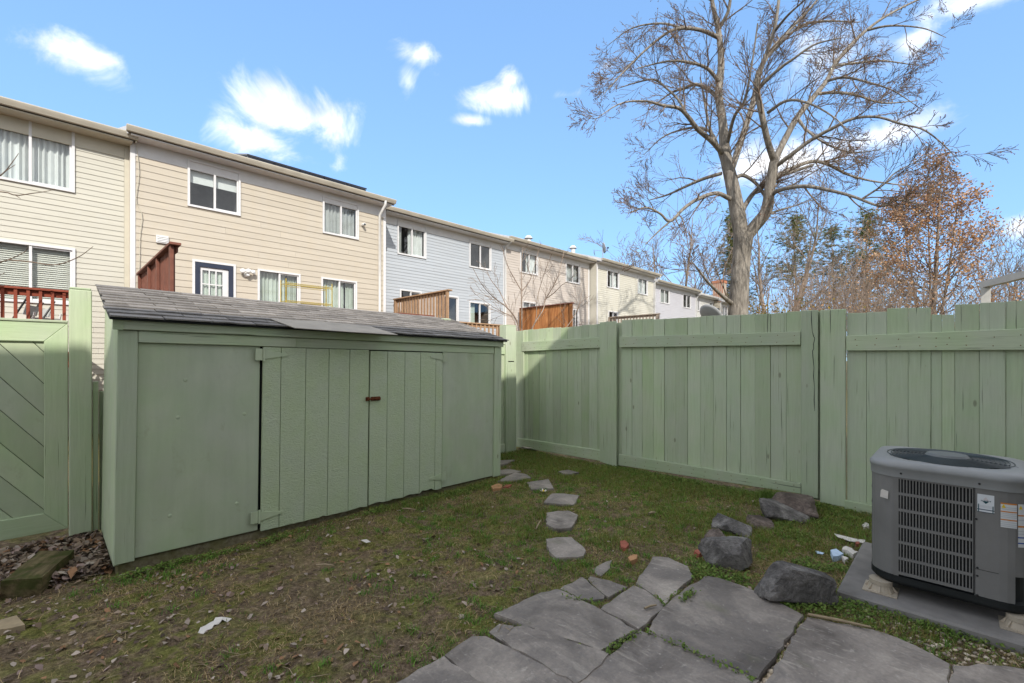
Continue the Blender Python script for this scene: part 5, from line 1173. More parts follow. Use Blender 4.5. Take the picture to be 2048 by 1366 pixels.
def big_tree():
    D0 = 13.0; r = random.Random(21)
    def T(zx, zy, dd): return at_d(1180 + zx / 2.1346, zy / 2.1346, D0 + dd)
    def L(rows, n=None):
        """rows: (zoom x, zoom y, depth offset m, radius in zoom px)"""
        w = []
        for zx, zy, dd, rp in rows:
            p = T(zx, zy, dd); w.append((p.x, p.y, p.z, rp / 2.1346 * (D0 + dd) / FOC))
        return smooth_path(w, n or max(8, len(rows) * 4))
    base = T(636, 1365, 0); root = thing('big_bare_tree', 'big bare tree with forked grey trunk rising behind the fence', 'tree', (base.x, base.y, 0))
    tr = [[(base.x + .02, base.y, -.1, .50), (base.x, base.y, .6, .40)] ]
    trunk = L([(630, 1480, 0, 45), (632, 1340, 0, 40), (640, 1200, 0, 37), (648, 1090, 0, 36), (655, 1000, 0, 40)], 14); trunk = np.vstack([[base.x, base.y, -.1, .48], [base.x, base.y, .35, .38], trunk])
    main = [trunk,
        L([(650, 1030, 0, 30), (632, 920, 0, 31), (605, 780, .1, 27), (578, 660, .2, 23), (566, 520, .3, 18), (549, 400, .4, 16), (560, 270, .5, 14), (548, 130, .6, 11), (520, 0, .7, 8), (500, -160, .8, 4)], 40),
        L([(655, 1030, 0, 26), (700, 970, -.1, 25), (752, 900, -.3, 24), (768, 800, -.5, 21), (786, 690, -.6, 19)], 20),
        L([(600, 740, .1, 13), (632, 640, .6, 13), (665, 540, .9, 12), (695, 440, 1.1, 11), (715, 350, 1.2, 10), (740, 270, 1.3, 9), (790, 195, 1.4, 8), (870, 110, 1.5, 6), (970, 0, 1.7, 4), (1040, -110, 1.8, 2)], 36),
        L([(786, 690, -.6, 14), (758, 600, -.9, 13), (736, 500, -1.1, 12), (716, 400, -1.2, 11), (712, 330, -1.3, 10), (745, 250, -1.3, 8), (785, 130, -1.4, 7), (806, 0, -1.5, 6), (815, -150, -1.6, 3)], 36),
        L([(786, 690, -.6, 14), (830, 600, -.5, 13), (885, 500, -.4, 12), (950, 420, -.2, 11), (1010, 345, 0, 9), (1042, 280, .1, 8), (1105, 200, .3, 7), (1180, 130, .5, 6), (1262, 70, .7, 5), (1400, 0, .9, 3.5), (1530, -40, 1, 2)], 40)]
    limbs = [
        L([(790, 712, -.6, 10), (860, 660, -1.0, 9), (940, 600, -1.3, 8), (1040, 545, -1.7, 7), (1130, 505, -2, 6), (1230, 500, -2.2, 5), (1330, 530, -2.4, 4.2), (1420, 552, -2.6, 3.5), (1500, 610, -2.7, 2.5), (1580, 690, -2.8, 1.2)]),
        L([(775, 765, -.5, 10), (840, 730, -.1, 9), (940, 690, .4, 7.5), (1010, 700, .8, 6.5), (1100, 745, 1.2, 5), (1200, 772, 1.6, 4), (1330, 790, 2, 2.5), (1430, 800, 2.3, 1.2)]),
        L([(770, 840, -.4, 10), (800, 815, -.7, 9), (860, 800, -1.2, 8.5), (930, 795, -1.6, 8), (1020, 812, -2, 7), (1120, 838, -2.5, 6), (1240, 880, -3, 5), (1300, 856, -3.2, 4.2), (1370, 862, -3.4, 3.5), (1450, 900, -3.6, 2)]),
        L([(1160, 850, -2.6, 4.5), (1250, 790, -2.9, 4), (1300, 740, -3, 3), (1390, 690, -3.2, 2), (1480, 640, -3.3, 1)]),
        L([(640, 915, 0, 11), (690, 835, .3, 10), (760, 772, .1, 8.5), (860, 735, .6, 7), (950, 705, 1.2, 6)]),
        L([(606, 770, .1, 9), (650, 748, .2, 8), (700, 775, .1, 7), (735, 820, -.1, 6), (764, 872, -.32, 5)]),
        L([(570, 660, .2, 12), (520, 602, -.2, 11), (460, 552, -.5, 10), (420, 500, -.8, 9), (380, 462, -1, 7.5), (310, 450, -1.3, 6), (240, 432, -1.6, 4.5), (130, 442, -1.9, 3), (20, 512, -2.2, 1.4)]),
        L([(420, 505, -.8, 6), (380, 430, -.6, 5), (330, 380, -.4, 4.5), (275, 340, -.3, 4), (200, 352, 0, 3), (110, 380, .2, 1.5)]),
        L([(545, 420, .4, 9), (510, 385, .8, 8), (450, 360, 1.1, 7), (400, 378, 1.5, 6), (340, 400, 1.8, 4), (250, 470, 2.1, 2)]),
        L([(548, 160, .6, 9), (480, 130, .2, 8), (400, 120, -.2, 7), (330, 140, -.6, 6), (230, 220, -1, 4.5), (150, 300, -1.3, 3), (55, 405, -1.6, 1.4)]),
        L([(400, 120, -.2, 5), (300, 100, .3, 4), (180, 120, .7, 2.6), (80, 190, 1, 1.2)]),
        L([(562, 740, .1, 8), (480, 765, .5, 7), (400, 800, .9, 5.5), (330, 832, 1.2, 4), (250, 855, 1.5, 2)]),
        L([(600, 850, 0, 10), (540, 825, -.4, 9), (460, 850, -.9, 8), (400, 890, -1.2, 7), (342, 945, -1.5, 6), (300, 912, -1.6, 5), (240, 886, -1.8, 4), (170, 908, -2, 2)]),
        L([(342, 945, -1.5, 4.5), (290, 990, -1.6, 3.5), (235, 1045, -1.8, 1.5)]),
        L([(550, 350, .4, 8), (500, 292, 0, 7), (420, 265, -.4, 5.5), (330, 262, -.7, 4), (200, 292, -1, 2)]),
        L([(530, 600, .0, 6), (505, 520, .5, 5.5), (484, 400, .9, 4.5), (470, 330, 1.1, 2.5)]),
        L([(565, 690, .2, 7), (520, 570, 1.0, 6), (440, 545, 1.6, 4.5), (320, 580, 2.1, 3), (230, 660, 2.5, 1.4)]),
        L([(552, 120, .6, 8), (592, 40, .3, 7), (606, -100, 0, 4)]), L([(585, 620, .2, 8), (615, 500, -.5, 7), (660, 430, -.8, 6), (690, 280, -1, 4), (716, 100, -1.1, 3)]),
        L([(716, 380, -1.2, 7), (800, 300, -1.6, 6.5), (870, 250, -1.9, 5.5), (960, 190, -2.2, 4), (1080, 160, -2.5, 2)]), L([(740, 260, 1.3, 7), (830, 170, 1.8, 6), (900, 110, 2.2, 5), (1000, 90, 2.5, 4), (1150, 95, 2.9, 2)]),
        L([(885, 500, -.4, 6), (930, 560, -.9, 5), (1020, 620, -1.4, 4), (1120, 650, -1.8, 3), (1240, 640, -2.1, 1.5)]), L([(970, 400, -.2, 7), (1060, 395, .5, 6), (1150, 410, 1.1, 5), (1250, 440, 1.6, 3.5), (1400, 430, 2, 1.6)]),
        L([(1010, 345, 0, 6.5), (1090, 330, -.6, 5.5), (1200, 355, -1.1, 4), (1300, 390, -1.5, 2.6), (1420, 470, -1.8, 1.2)]), L([(1042, 280, .1, 6), (1130, 270, .9, 5), (1250, 260, 1.5, 3.5), (1400, 280, 2, 1.6)]),
        L([(1180, 130, .5, 5), (1280, 110, 0, 4), (1420, 120, -.5, 2.5), (1520, 160, -.9, 1.2)]), L([(760, 480, -1.0, 7), (840, 430, -1.8, 6), (930, 440, -2.4, 4.5), (1040, 500, -2.9, 3), (1130, 590, -3.2, 1.5)]),
        L([(790, 130, -1.4, 6), (850, 60, -2, 5), (940, -20, -2.4, 3)]), L([(520, 0, .7, 6), (440, -40, .2, 5), (340, -60, -.2, 3)]),
        L([(612, 1300, 0, 11), (580, 1275, -.3, 9), (540, 1240, -.6, 7), (500, 1200, -.9, 5.5), (462, 1150, -1.1, 4), (430, 1110, -1.2, 2)]), L([(735, 930, -.3, 6), (800, 900, .3, 5), (870, 880, .8, 3), (960, 850, 1.1, 1.5)])]
    def path(a): return ([tuple(q[:3]) for q in a], [max(.006, q[3]) for q in a])
    # each of the main stems and drawn limbs is a mesh of its own
    tk = tubes('trunk', [path(main[0])], 'bark_maple', root, 14, (base.x, base.y, 1.5))
    for a in main[1:]: tubes('stem', [path(a)], 'bark_maple', root, 10, tuple(a[0][:3]))
    for a in limbs: tubes('limb', [path(a)], 'bark_maple', root, 7, tuple(a[0][:3]))
    P = dict(seg=[0, 5, 4, 3], wig=.115, up=[0, .03, .03, .02], max=3, kids=[0, 6, 5], t0=[0, .2, .15], ang=(20, 46), len=[0, (.42, .68), (.4, .7)], rmin=.0048, rf=.6)
    out = {1: [], 2: [], 3: []}
    for a in main[1:]: limb(out, r, a, 1.6, 1.7, P)
    for a in limbs: limb(out, r, a, 2.7, 1.35, P)
    tubes('branches', out[1], 'bark_twig', root, 4, tuple(base))['kind'] = 'stuff'
    o = tubes('twigs', out[2] + out[3], 'bark_twig', root, 3, tuple(base)); o['kind'] = 'stuff'
    tips = [p[-1] for p, q in out[3]] + [p[2] for p, q in out[3] if r.random() < .5]
    leaves('buds', [tuple(t + rv(r) * .01) for t in tips], .03, 3, [(.20, .09, .07), (.22, .12, .08), (.16, .10, .07)], 'foliage', root, .8)
    bm = bmesh.new()
    print('big tree', len(out[1]), len(out[2]), len(out[3]))
big_tree()

def bare_tree(name, label, px, D, ytop, lean, seed, stems=1, mat='bark_far', r0=.13, spread=1., dens=1., cat='tree', group='bare trees beyond the fence', buds=None, ybase=None, fork=.32):
    r = random.Random(seed); b = at_d(px, HOR, D); base = Vector((b.x, b.y, 0)); H = CAM_H + (HOR - ytop) * D / FOC
    root = thing(name, label, cat, base, group=group); out = {0: [], 1: [], 2: [], 3: []}; ax = RGT
    P = dict(seg=[7, 5, 4, 3], wig=.09, up=[.03, .075, .05, .03], max=3, kids=[int(9 * dens), int(6 * dens), 4], t0=[fork, .2, .15], ang=(24, 52), len=[(.3 * spread, .5 * spread), (.4, .62), (.4, .7)], rmin=.015 * D / 38, rf=.58, taper=.85)
    for s in range(stems):
        d = (UP + ax * (lean + (s - (stems - 1) / 2) * .22 + r.uniform(-.05, .05)) + FWD * r.uniform(-.15, .15)).normalized()
        grow(out, r, base + Vector((r.uniform(-.1, .1), r.uniform(-.1, .1), -.1)), d, H * r.uniform(.84, 1.0), r0 * r.uniform(.75, 1.), 0, P)
    for p in out[0]: tubes('trunk', [p], mat, root, 7, tuple(base + UP * 3))
    o = tubes('crown', out[1] + out[2] + out[3], mat, root, 3, tuple(base + UP * H * .6)); o['kind'] = 'stuff'
    if buds:
        pos = [tuple(q + rv(r) * buds[1]) for p, _ in out[3] + out[2] for q in p[1:] for _ in range(buds[0]) if r.random() < buds[4]]
        leaves('foliage', pos, buds[2], seed, buds[3], 'foliage', root, .7)
    return root
BT = [(1300, 40, 480, -.28, 'bare tree leaning left over the roofs, furthest left', 1, 1.1), (1334, 40, 445, -.16, 'bare tree above the lavender house roof', 1, 1.1), (1372, 38, 415, -.12, 'tall bare tree right of the roof vents, above the lavender roof', 1, 1.1), (1404, 45, 455, -.02, 'reddish bare tree just left of the brick chimney', 2, .9),
      (1543, 30, 395, .06, 'tall forked bare tree right of the big trunk', 2, 1.0), (1575, 31, 415, .20, 'slim bare tree leaning right, beyond the ochre shrub', 1, .9), (1618, 33, 440, .24, 'leaning bare sapling with reddish bark above the long fence', 1, .9), (1652, 34, 450, .22, 'second leaning reddish sapling, left of the pine', 1, .9),
      (1700, 34, 470, .18, 'dark bare tree beside the brown leaved oak', 2, .9), (1985, 40, 520, .05, 'low bare tree at the right behind the oak', 2, 1.2), (2030, 36, 490, .02, 'bare tree at the right edge above the grey frame', 2, 1.2), (1510, 42, 500, .02, 'thin far bare tree right next to the big trunk', 1, .9)]
for i, (px, D, yt, ln, lab, st, sp_) in enumerate(BT): bare_tree('bare_tree', lab, px, D, yt, ln, 100 + i, st, 'bark_red' if i in (3, 6, 7) else 'bark_far', r0=.22 if i in (4, 0, 1, 2) else .15, spread=sp_, dens=1.15)
def oak():
    r = random.Random(301); D = 27; b = at_d(1862, HOR, D); base = Vector((b.x, b.y, 0)); H = CAM_H + (HOR - 345) * D / FOC; wid = 7.2
    root = thing('oak_tree', 'oak holding dry orange brown leaves, behind the right fence', 'tree', base); out = {1: [], 2: []}; pos = []
    P = dict(seg=[0, 5, 3], wig=.14, up=[0, .07, .04], max=2, kids=[0, 6, 0], t0=[0, .25, .2], ang=(25, 55), len=[0, (.3, .5), (.3, .5)], rmin=.011, rf=.55)
    for k, (ln, hh) in enumerate(((0., 1.), (-.16, .86), (.14, .9), (.05, .95))):
        st = smooth_path([tuple(base + UP * (H * hh * t) + RGT * (ln * H * .9 * max(0, t - .1) * (1.2 - .5 * t)) + FWD * (.12 * H * (k % 2 - .5) * max(0, t - .12))) for t in (-.01, .12, .35, .6, .8, 1)], 20)
        tubes('trunk', [([tuple(q) for q in st], list(np.linspace(.2 if k == 0 else .11, .015, 20)))], 'bark_far', root, 7, tuple(base + UP * 3))
        n = 46 if k == 0 else 26
        for i in range(n):
            t = r.uniform(.17 if k == 0 else .35, .98); f = t * 19; q = Vector(st[int(f)]).lerp(Vector(st[min(19, int(f) + 1)]), f - int(f)); a = r.uniform(0, 6.283); L = wid * (1.02 - t) ** .62 * r.uniform(.55, 1.0) * (.75 if k else 1)
            grow(out, r, q, Vector((math.cos(a), math.sin(a), lerp(.12, 1.1, t))).normalized(), L + .3, .045 * (1.1 - t) + .012, 1, P)
    for lv in (1, 2):
        for p, _ in out[lv]:
            for q in p[2:]:
                if r.random() < .8: pos += [tuple(q + rv(r) * .16) for _ in range(r.randint(5, 13))]
    o = tubes('crown', out[1] + out[2], 'bark_far', root, 3, tuple(base + UP * H * .6)); o['kind'] = 'stuff'
    leaves('foliage', pos, .135, 301, [(.45, .26, .13), (.38, .20, .10), (.52, .34, .20), (.33, .18, .10), (.30, .20, .13)], 'foliage', root, .7)
oak()

def pine(label, px, D, ytop, seed, wid=2.2, zlow=2.5, dens=1., gold=False):
    r = random.Random(seed); rs = np.random.default_rng(seed); b = at_d(px, HOR, D); base = Vector((b.x, b.y, 0)); H = CAM_H + (HOR - ytop) * D / FOC
    root = thing('pine_tree', label, 'tree', base, group='pines beyond the fence'); tubes('trunk', [([base + UP * (H * t) + RGT * .2 * math.sin(t * 4 + seed) for t in np.linspace(-.01, 1, 10)], list(np.linspace(.16, .02, 10)))], 'bark_far', root, 7, tuple(base + UP * 3))
    br = []; cl = []
    z = zlow
    while z < H - .3:
        t = (z - zlow) / (H - zlow); Lb = wid * (1 - t) ** .7 * r.uniform(.55, 1.1) + .25
        for k in range(r.randint(2, 4)):
            a = r.uniform(0, 6.283); d = Vector((math.cos(a), math.sin(a), r.uniform(.05, .4))).normalized(); p = base + UP * z; pts = [p]
            for i in range(4): d = (d + rv(r) * .12 + UP * .05).normalized(); p = p + d * Lb / 4; pts.append(p)
            br.append((pts, [.03, .025, .02, .014, .008]))
            for i in range(1, 5):
                for _ in range(int(3 * dens)): cl.append(tuple(pts[i] + rv(r) * (.12 + .05 * i)))
        z += r.uniform(.22, .45) / dens
    o = tubes('boughs', br, 'bark_far', root, 4, tuple(base + UP * H * .6)); o['kind'] = 'stuff'
    cl = np.array(cl); n = len(cl); m = 24; d = rs.normal(size=(n, m, 3)); d[..., 2] = np.abs(d[..., 2]) * .8; d /= np.linalg.norm(d, axis=2, keepdims=True); s = rs.normal(size=(n, m, 3)); s -= d * (d * s).sum(2, keepdims=True); s /= np.linalg.norm(s, axis=2, keepdims=True)
    Ln = rs.uniform(.14, .30, (n, m, 1)); c = cl[:, None]; V = np.stack([c + s * .018, c - s * .018, c + d * Ln], 2).reshape(-1, 3)
    pal = np.array([(.11, .135, .045), (.15, .175, .055), (.20, .20, .075)]) if not gold else np.array([(.12, .13, .03), (.17, .15, .035), (.22, .16, .04)])
    C = np.repeat(pal[rs.integers(0, 3, n)] * rs.uniform(.7, 1.3, (n, 1)), m * 3, axis=0); b0 = np.array(base + UP * H * .6)
    o = link('needles', np_mesh('needles', V - b0, np.arange(len(V)).reshape(-1, 3), C), 'foliage', root, Vector(b0)); o['kind'] = 'stuff'
pine('dark green pine just left of the big trunk', 1466, 47, 420, 401, 3.0, 2.5, 1.6)
pine('loose crowned pine in the gap right of the big trunk', 1588, 42, 430, 402, 3.6, 8.0, 1.2)
pine('sparse pine behind the reddish saplings', 1668, 42, 450, 403, 3.4, 7.0, 1.0)
pine('yellow green pine left of the brown oak', 1738, 38, 422, 404, 3.6, 4.0, 1.3)

def shrub(label, px, D, ytop, w, seed, cols, n, size, name='shrub', group=None):
    r = random.Random(seed); b = at_d(px, HOR, D); base = Vector((b.x, b.y, 0)); H = CAM_H + (HOR - ytop) * D / FOC; root = thing(name, label, 'shrub', base, group=group)
    out = []; pos = []
    for i in range(n):
        d = (UP + RGT * r.uniform(-w, w) + FWD * r.uniform(-w, w)).normalized(); p = base + RGT * r.uniform(-.3, .3); pts = [p]; L = H * r.uniform(.7, 1.05)
        for k in range(5): d = (d + rv(r) * .08).normalized(); p = p + d * L / 5; pts.append(p); pos += [tuple(p + rv(r) * .12) for _ in range(8 if k > 1 else 2)]
        out.append((pts, [.015, .013, .01, .008, .006, .004]))
    o = tubes('stems', out, 'bark_red', root, 4, tuple(base + UP)); o['kind'] = 'stuff'
    if cols: leaves('foliage', pos, size, seed, cols, 'foliage', root)
OCH = [(.25, .16, .02), (.20, .14, .025), (.14, .12, .03)]
shrub('low ochre green shrub touching the fence top, left of the pair', 1548, 16, 607, .35, 1, OCH, 40, .09, group='ochre shrubs over the fence'); shrub('low ochre green shrub touching the fence top, right of the pair', 1590, 17, 601, .35, 2, OCH, 40, .09, group='ochre shrubs over the fence')
def brush():
    r = random.Random(77); out = []; pos = []
    for i in range(240):
        px = r.uniform(1565, 1790) if i < 165 else r.uniform(1790, 2120); D = r.uniform(21, 27); b = at_d(px, HOR, D); p = Vector((b.x, b.y, 0)); d = (UP + RGT * r.uniform(-.35, .45) + FWD * r.uniform(-.3, .3)).normalized(); L = CAM_H + (HOR - r.uniform(570, 630)) * D / FOC; pts = [p]
        for k in range(6):
            d = (d + rv(r) * .1).normalized(); p = p + d * L / 6; pts.append(p)
            if k > 2:
                for _ in range(2): e = side_dir(d, .6, r); out.append(([p, p + e * .3, p + e * .6 + UP * .1, p + e * .8 + UP * .22, p + e * .95 + UP * .4, p + e * 1.1 + UP * .6, p + e * 1.2 + UP * .8], [.008, .007, .007, .006, .006, .006, .006])); pos.append(tuple(p + e * r.uniform(.2, 1.1)))
        out.append((pts, [.018, .016, .014, .012, .01, .009, .008]))
    o = tubes('brush_thicket', out, 'bark_red', None, 3, (20, 4, 1)); o['kind'] = 'stuff'; o['label'] = 'reddish brown tangle of brush behind the right half of the fence'; o['category'] = 'brush'
    leaves('brush_leaves', pos, .13, 8, [(.36, .22, .13), (.30, .21, .14), (.40, .25, .13)], 'foliage', o)
brush()
def sapling():
    b = at_d(1062, HOR, 11.5); r = random.Random(9); base = Vector((b.x, b.y, 0)); root = thing('sapling', 'thin leafless many stemmed sapling in front of the blush house', 'tree', base)
    def Q(*p): return [at_d(880 + x / 6.4, 470 + y / 6.4, 11.5 + d) for x, y, d in p]
    B0 = (1050, 1500, 0)
    st = [Q(B0, (1046, 1100, 0), (1046, 720, .1), (1045, 360, .2), (1064, 140, .3)), Q((1046, 720, .1), (960, 570, 0), (870, 400, -.2), (790, 130, -.4)), Q((1046, 720, .1), (1140, 600, .3), (1190, 460, .4), (1270, 170, .6)), Q(B0, (1000, 1140, -.2), (860, 930, -.4), (700, 810, -.6), (540, 640, -.8), (420, 420, -1)), Q((860, 930, -.4), (760, 720, -.2), (650, 570, 0), (600, 450, .1)),
          Q(B0, (1200, 1150, .2), (1320, 960, .4), (1350, 820, .5), (1500, 560, .6), (1590, 200, .8)), Q((1350, 820, .5), (1460, 740, .2), (1560, 640, 0), (1700, 560, -.2)), Q(B0, (940, 1080, .3), (800, 990, .5), (650, 900, .6), (430, 740, .8)), Q(B0, (1220, 1100, -.2), (1240, 850, -.3), (1300, 600, -.4), (1430, 240, -.6)), Q(B0, (1560, 1230, .3), (1740, 1000, .5), (1800, 870, .6), (1930, 770, .7)), Q((1740, 1000, .5), (1790, 860, .4), (1810, 760, .4))]
    P = dict(seg=[0, 4, 3, 3], wig=.12, up=[0, .1, .06, 0], max=2, kids=[0, 3, 0], t0=[0, .2, .2], ang=(22, 48), len=[0, (.4, .7), (.4, .6)], rmin=.0045, rf=.6); out = {1: [], 2: []}
    for i, s in enumerate(st):
        r0 = .022 if i in (0, 3, 5) else .013; a = smooth_path([(*p, lerp(r0, .005, k / (len(s) - 1))) for k, p in enumerate(s)], 14); tubes('stem', [([tuple(q[:3]) for q in a], list(a[:, 3]))], 'bark_red', root, 6, tuple(a[0][:3])); limb(out, r, a, 2.6, .7, P)
    o = tubes('twigs', out[1] + out[2], 'bark_red', root, 3, tuple(base + UP * 2)); o['kind'] = 'stuff'
sapling()
def edge_twigs():
    base = at_d(-180, HOR, 5.6); base.z = 0; root = thing('small_tree', 'thin twigs reaching in from the left edge across the cream house', 'tree', base)
    def Q(*p): return [at_d(x / 4.88, 280 + y / 4.88, d) for x, y, d in p]
    tubes('trunk', [([base, base + UP * 1.6, base + UP * 3.0 + RGT * .1, base + UP * 4.6 + RGT * .2], [.05, .042, .03, .014])], 'bark_red', root, 8, tuple(base + UP * 2))
    for k, s in enumerate([Q((-860, 1500, 5.6), (-300, 560, 5.6), (0, 350, 5.6), (95, 250, 5.6), (182, 130, 5.6)), Q((0, 350, 5.6), (60, 300, 5.6), (150, 240, 5.6)), Q((-860, 1700, 5.6), (-400, 560, 5.7), (0, 505, 5.8), (155, 540, 5.8), (300, 522, 5.8), (430, 505, 5.8), (540, 480, 5.8)), Q((155, 540, 5.8), (200, 572, 5.8)),
               Q((-870, 1900, 5.6), (-400, 1350, 5.7), (0, 1195, 5.7), (80, 1170, 5.7), (230, 1100, 5.7), (278, 1042, 5.7)), Q((80, 1170, 5.7), (300, 1190, 5.7), (540, 1220, 5.7), (760, 1145, 5.7), (908, 1040, 5.7)), Q((-860, 1950, 5.6), (-300, 1400, 5.6), (0, 1315, 5.6), (45, 1298, 5.6))]):
        a = smooth_path([tuple(p) for p in s], 16); tubes('branch', [([tuple(q) for q in a], list(np.linspace(.012 if len(s) > 3 else .006, .003, 16)))], 'bark_twig', root, 5, tuple(a[0]))
edge_twigs()

# ------------------------------------------------------------------ grass, leaves, weeds, gravel in the yard
rs = np.random.default_rng(12)
def gz(x, y): return np.maximum((fbm(x, y, 1.5, 3) - .5) * .05 + (fbm(x, y, 7, 5) - .5) * .022 - .006, -.03)
SOLID = SLAB_XY + [[(SX - .02, SY - .01), (SX + LEN + .02, SY - .01), (SX + LEN + .02, SY + 1.2), (SX - .02, SY + 1.2)], [(3.52, -.62), (4.62, -.62), (4.62, .56), (3.52, .56)]]
def clear(x, y):
    k = np.ones(x.shape, bool)
    for p in SOLID: k &= ~in_poly(x, y, p)
    return k
def region(n):
    """random spots on the yard floor, thinned with distance so that near ground is as finely covered as it shows"""
    x = rs.uniform(-2.2, 5.66, n); y = rs.uniform(-.9, 5.3, n); D = x * FWD.x + y * FWD.y; lat = x * RGT.x + y * RGT.y
    k = (D > 1.2) & (np.abs(lat) < D * 1.25 + .4) & clear(x, y); return x[k], y[k], D[k]
def blades(name, x, y, h, w, cols, lean, kind_label, mat='grass_blade'):
    n = len(x); a = rs.uniform(0, 6.283, n); l = rs.normal(0, lean, (n, 2)); z = gz(x, y); s = np.stack([np.cos(a), np.sin(a), np.zeros(n)], 1) * (w / 2)[:, None]
    b = np.stack([x, y, z - .004], 1); m = b + np.stack([l[:, 0] * h * .4, l[:, 1] * h * .4, h * .6], 1); t = b + np.stack([l[:, 0] * h * 1.1, l[:, 1] * h * 1.1, h * (1 - .35 * np.minimum(1, np.abs(l).sum(1)))], 1)
    V = np.stack([b - s, b + s, m + s * .8, m - s * .8, t], 1).reshape(-1, 3); i = np.arange(n)[:, None] * 5
    F = np.concatenate([i + np.array([[0, 1, 2]]), i + np.array([[0, 2, 3]]), i + np.array([[3, 2, 4]])]); C = np.repeat(cols, 5, axis=0)
    o = link(name, np_mesh(name, V, F, C), mat); o['kind'] = 'stuff'; o['label'] = kind_label; o['category'] = 'grass'; return o
def pick(pal, n, v=.25): return np.asarray(pal)[rs.integers(0, len(pal), n)] * rs.uniform(1 - v, 1 + v, (n, 1))
GREEN = [(.14, .225, .04), (.185, .27, .05), (.11, .185, .04), (.23, .285, .065)]; STRAW = [(.44, .32, .16), (.36, .26, .12), (.52, .40, .22), (.30, .21, .10)]; OLIVE = [(.23, .20, .05), (.18, .165, .045), (.27, .22, .075)]
def lushness(x, y):
    """how green each spot of the yard is: thick along the long fence and the edges, worn thin at lower left"""
    g = fbm(x, y, 1.6, 31) * .9 + fbm(x, y, 5, 37) * .5 - .28
    g += .35 * np.exp(-((x - 5.5) / .7) ** 2) + .20 * np.clip((x - 1.3) / 1.2, 0, 1) + .06 * (x > 2.6) - .17 * (x < 1.4) + .25 * np.exp(-((y - (SY - .1)) / .22) ** 2)
    return g
x, y, D = region(520000); g = lushness(x, y); k = rs.random(len(x)) < np.clip((g - .32) * 1.5, .02, .85); x, y, g = x[k], y[k], g[k]
blades('grass', x, y, rs.uniform(.012, .036, len(x)) * (1 + .9 * (g > .75)), rs.uniform(.0025, .005, len(x)), np.where((rs.random(len(x)) < .62)[:, None], pick(GREEN, len(x)), pick(OLIVE, len(x))), .55, 'short patchy green grass over the yard')
x, y, D = region(420000); q = fbm(x, y, 2.3, 51); k = rs.random(len(x)) < np.clip((q - .40) * 2.0, .05, .7); x, y = x[k], y[k]
blades('dead_grass', x, y, rs.uniform(.010, .034, len(x)), rs.uniform(.002, .0045, len(x)), pick(STRAW, len(x)), 1.1, 'dry straw coloured grass scattered through the yard')
cx, cy, _ = region(1500); cl = lushness(cx, cy); kk = cl > .36; cx, cy = cx[kk], cy[kk]                 # taller tufts
tx = np.repeat(cx, 26) + rs.normal(0, .02, len(cx) * 26); ty = np.repeat(cy, 26) + rs.normal(0, .02, len(cx) * 26); kk = clear(tx, ty); tx, ty = tx[kk], ty[kk]
blades('grass_tufts', tx, ty, rs.uniform(.02, .06, len(tx)), rs.uniform(.003, .0055, len(tx)), pick([(.13, .27, .04), (.165, .31, .05), (.11, .22, .045)], len(tx)), .5, 'taller bright green grass tufts')
tf = on_z(1545, 1000, 0); tx = tf.x + rs.normal(0, .07, 700); ty = tf.y + .02 + rs.normal(0, .06, 700)
blades('grass_tufts', tx, ty, rs.uniform(.06, .15, 700), rs.uniform(.003, .005, 700), pick([(.11, .18, .035), (.15, .22, .05)], 700), .35, 'long grass tuft left of the broad brown rock')

def flat_leaves(name, x, y, size, pal, label, tilt=.35, lift=.012, lobes=False, mat='dry_leaf', cat='leaves'):
    n = len(x); a = rs.uniform(0, 6.283, n); s = size[:, None]; z = gz(x, y) + rs.uniform(.2, 1., n) * lift
    u = np.stack([np.cos(a), np.sin(a), rs.normal(0, tilt, n)], 1); v = np.stack([-np.sin(a), np.cos(a), rs.normal(0, tilt, n)], 1); c = np.stack([x, y, z], 1); cur = rs.uniform(.0, .35, (n, 1)) * np.array([[0, 0, 1.]])
    V = np.stack([c - u * s * .55, c - u * s * .1 + v * s * .36 + cur * s, c + u * s * .3 + v * s * .26 + cur * s * .7, c + u * s * .6 + cur * s * .4, c + u * s * .25 - v * s * .28 + cur * s * .7, c - u * s * .15 - v * s * .34 + cur * s], 1).reshape(-1, 3)
    i = np.arange(n)[:, None] * 6; F = np.concatenate([i + np.array([[0, 5, 1, 1]]) * 1, i + np.array([[5, 4, 2, 1]]), i + np.array([[4, 3, 2, 2]])]) if False else np.concatenate([i + np.array([[0, 5, 1]]), i + np.array([[5, 4, 1]]), i + np.array([[4, 2, 1]]), i + np.array([[4, 3, 2]])])
    o = link(name, np_mesh(name, V, F, np.repeat(pick(pal, n), 6, axis=0)), mat); o['kind'] = 'stuff'; o['label'] = label; o['category'] = cat; return o
DRY = [(.22, .155, .105), (.28, .21, .155), (.36, .29, .235), (.12, .085, .06), (.30, .165, .09), (.42, .35, .29), (.09, .065, .05), (.33, .24, .21)]
x, y, D = region(14000); k = rs.random(len(x)) < np.clip(.85 - .26 * x + 1.6 * (fbm(x, y, 1.4, 71) - .5), .07, .9); x, y = x[k], y[k]
flat_leaves('leaf_litter', x, y, rs.uniform(.014, .042, len(x)), DRY, 'dead brown and grey leaves strewn over the soil')
x = rs.uniform(-1.3, .5, 9000); y = rs.uniform(4.35, 5.28, 9000); k = clear(x, y) & (x < .34); x, y = x[k], y[k]
flat_leaves('leaf_litter', x, y, rs.uniform(.03, .075, len(x)), DRY, 'drift of dead brown leaves below the left gate', .5, .06)
tw = []; x, y, D = region(900)
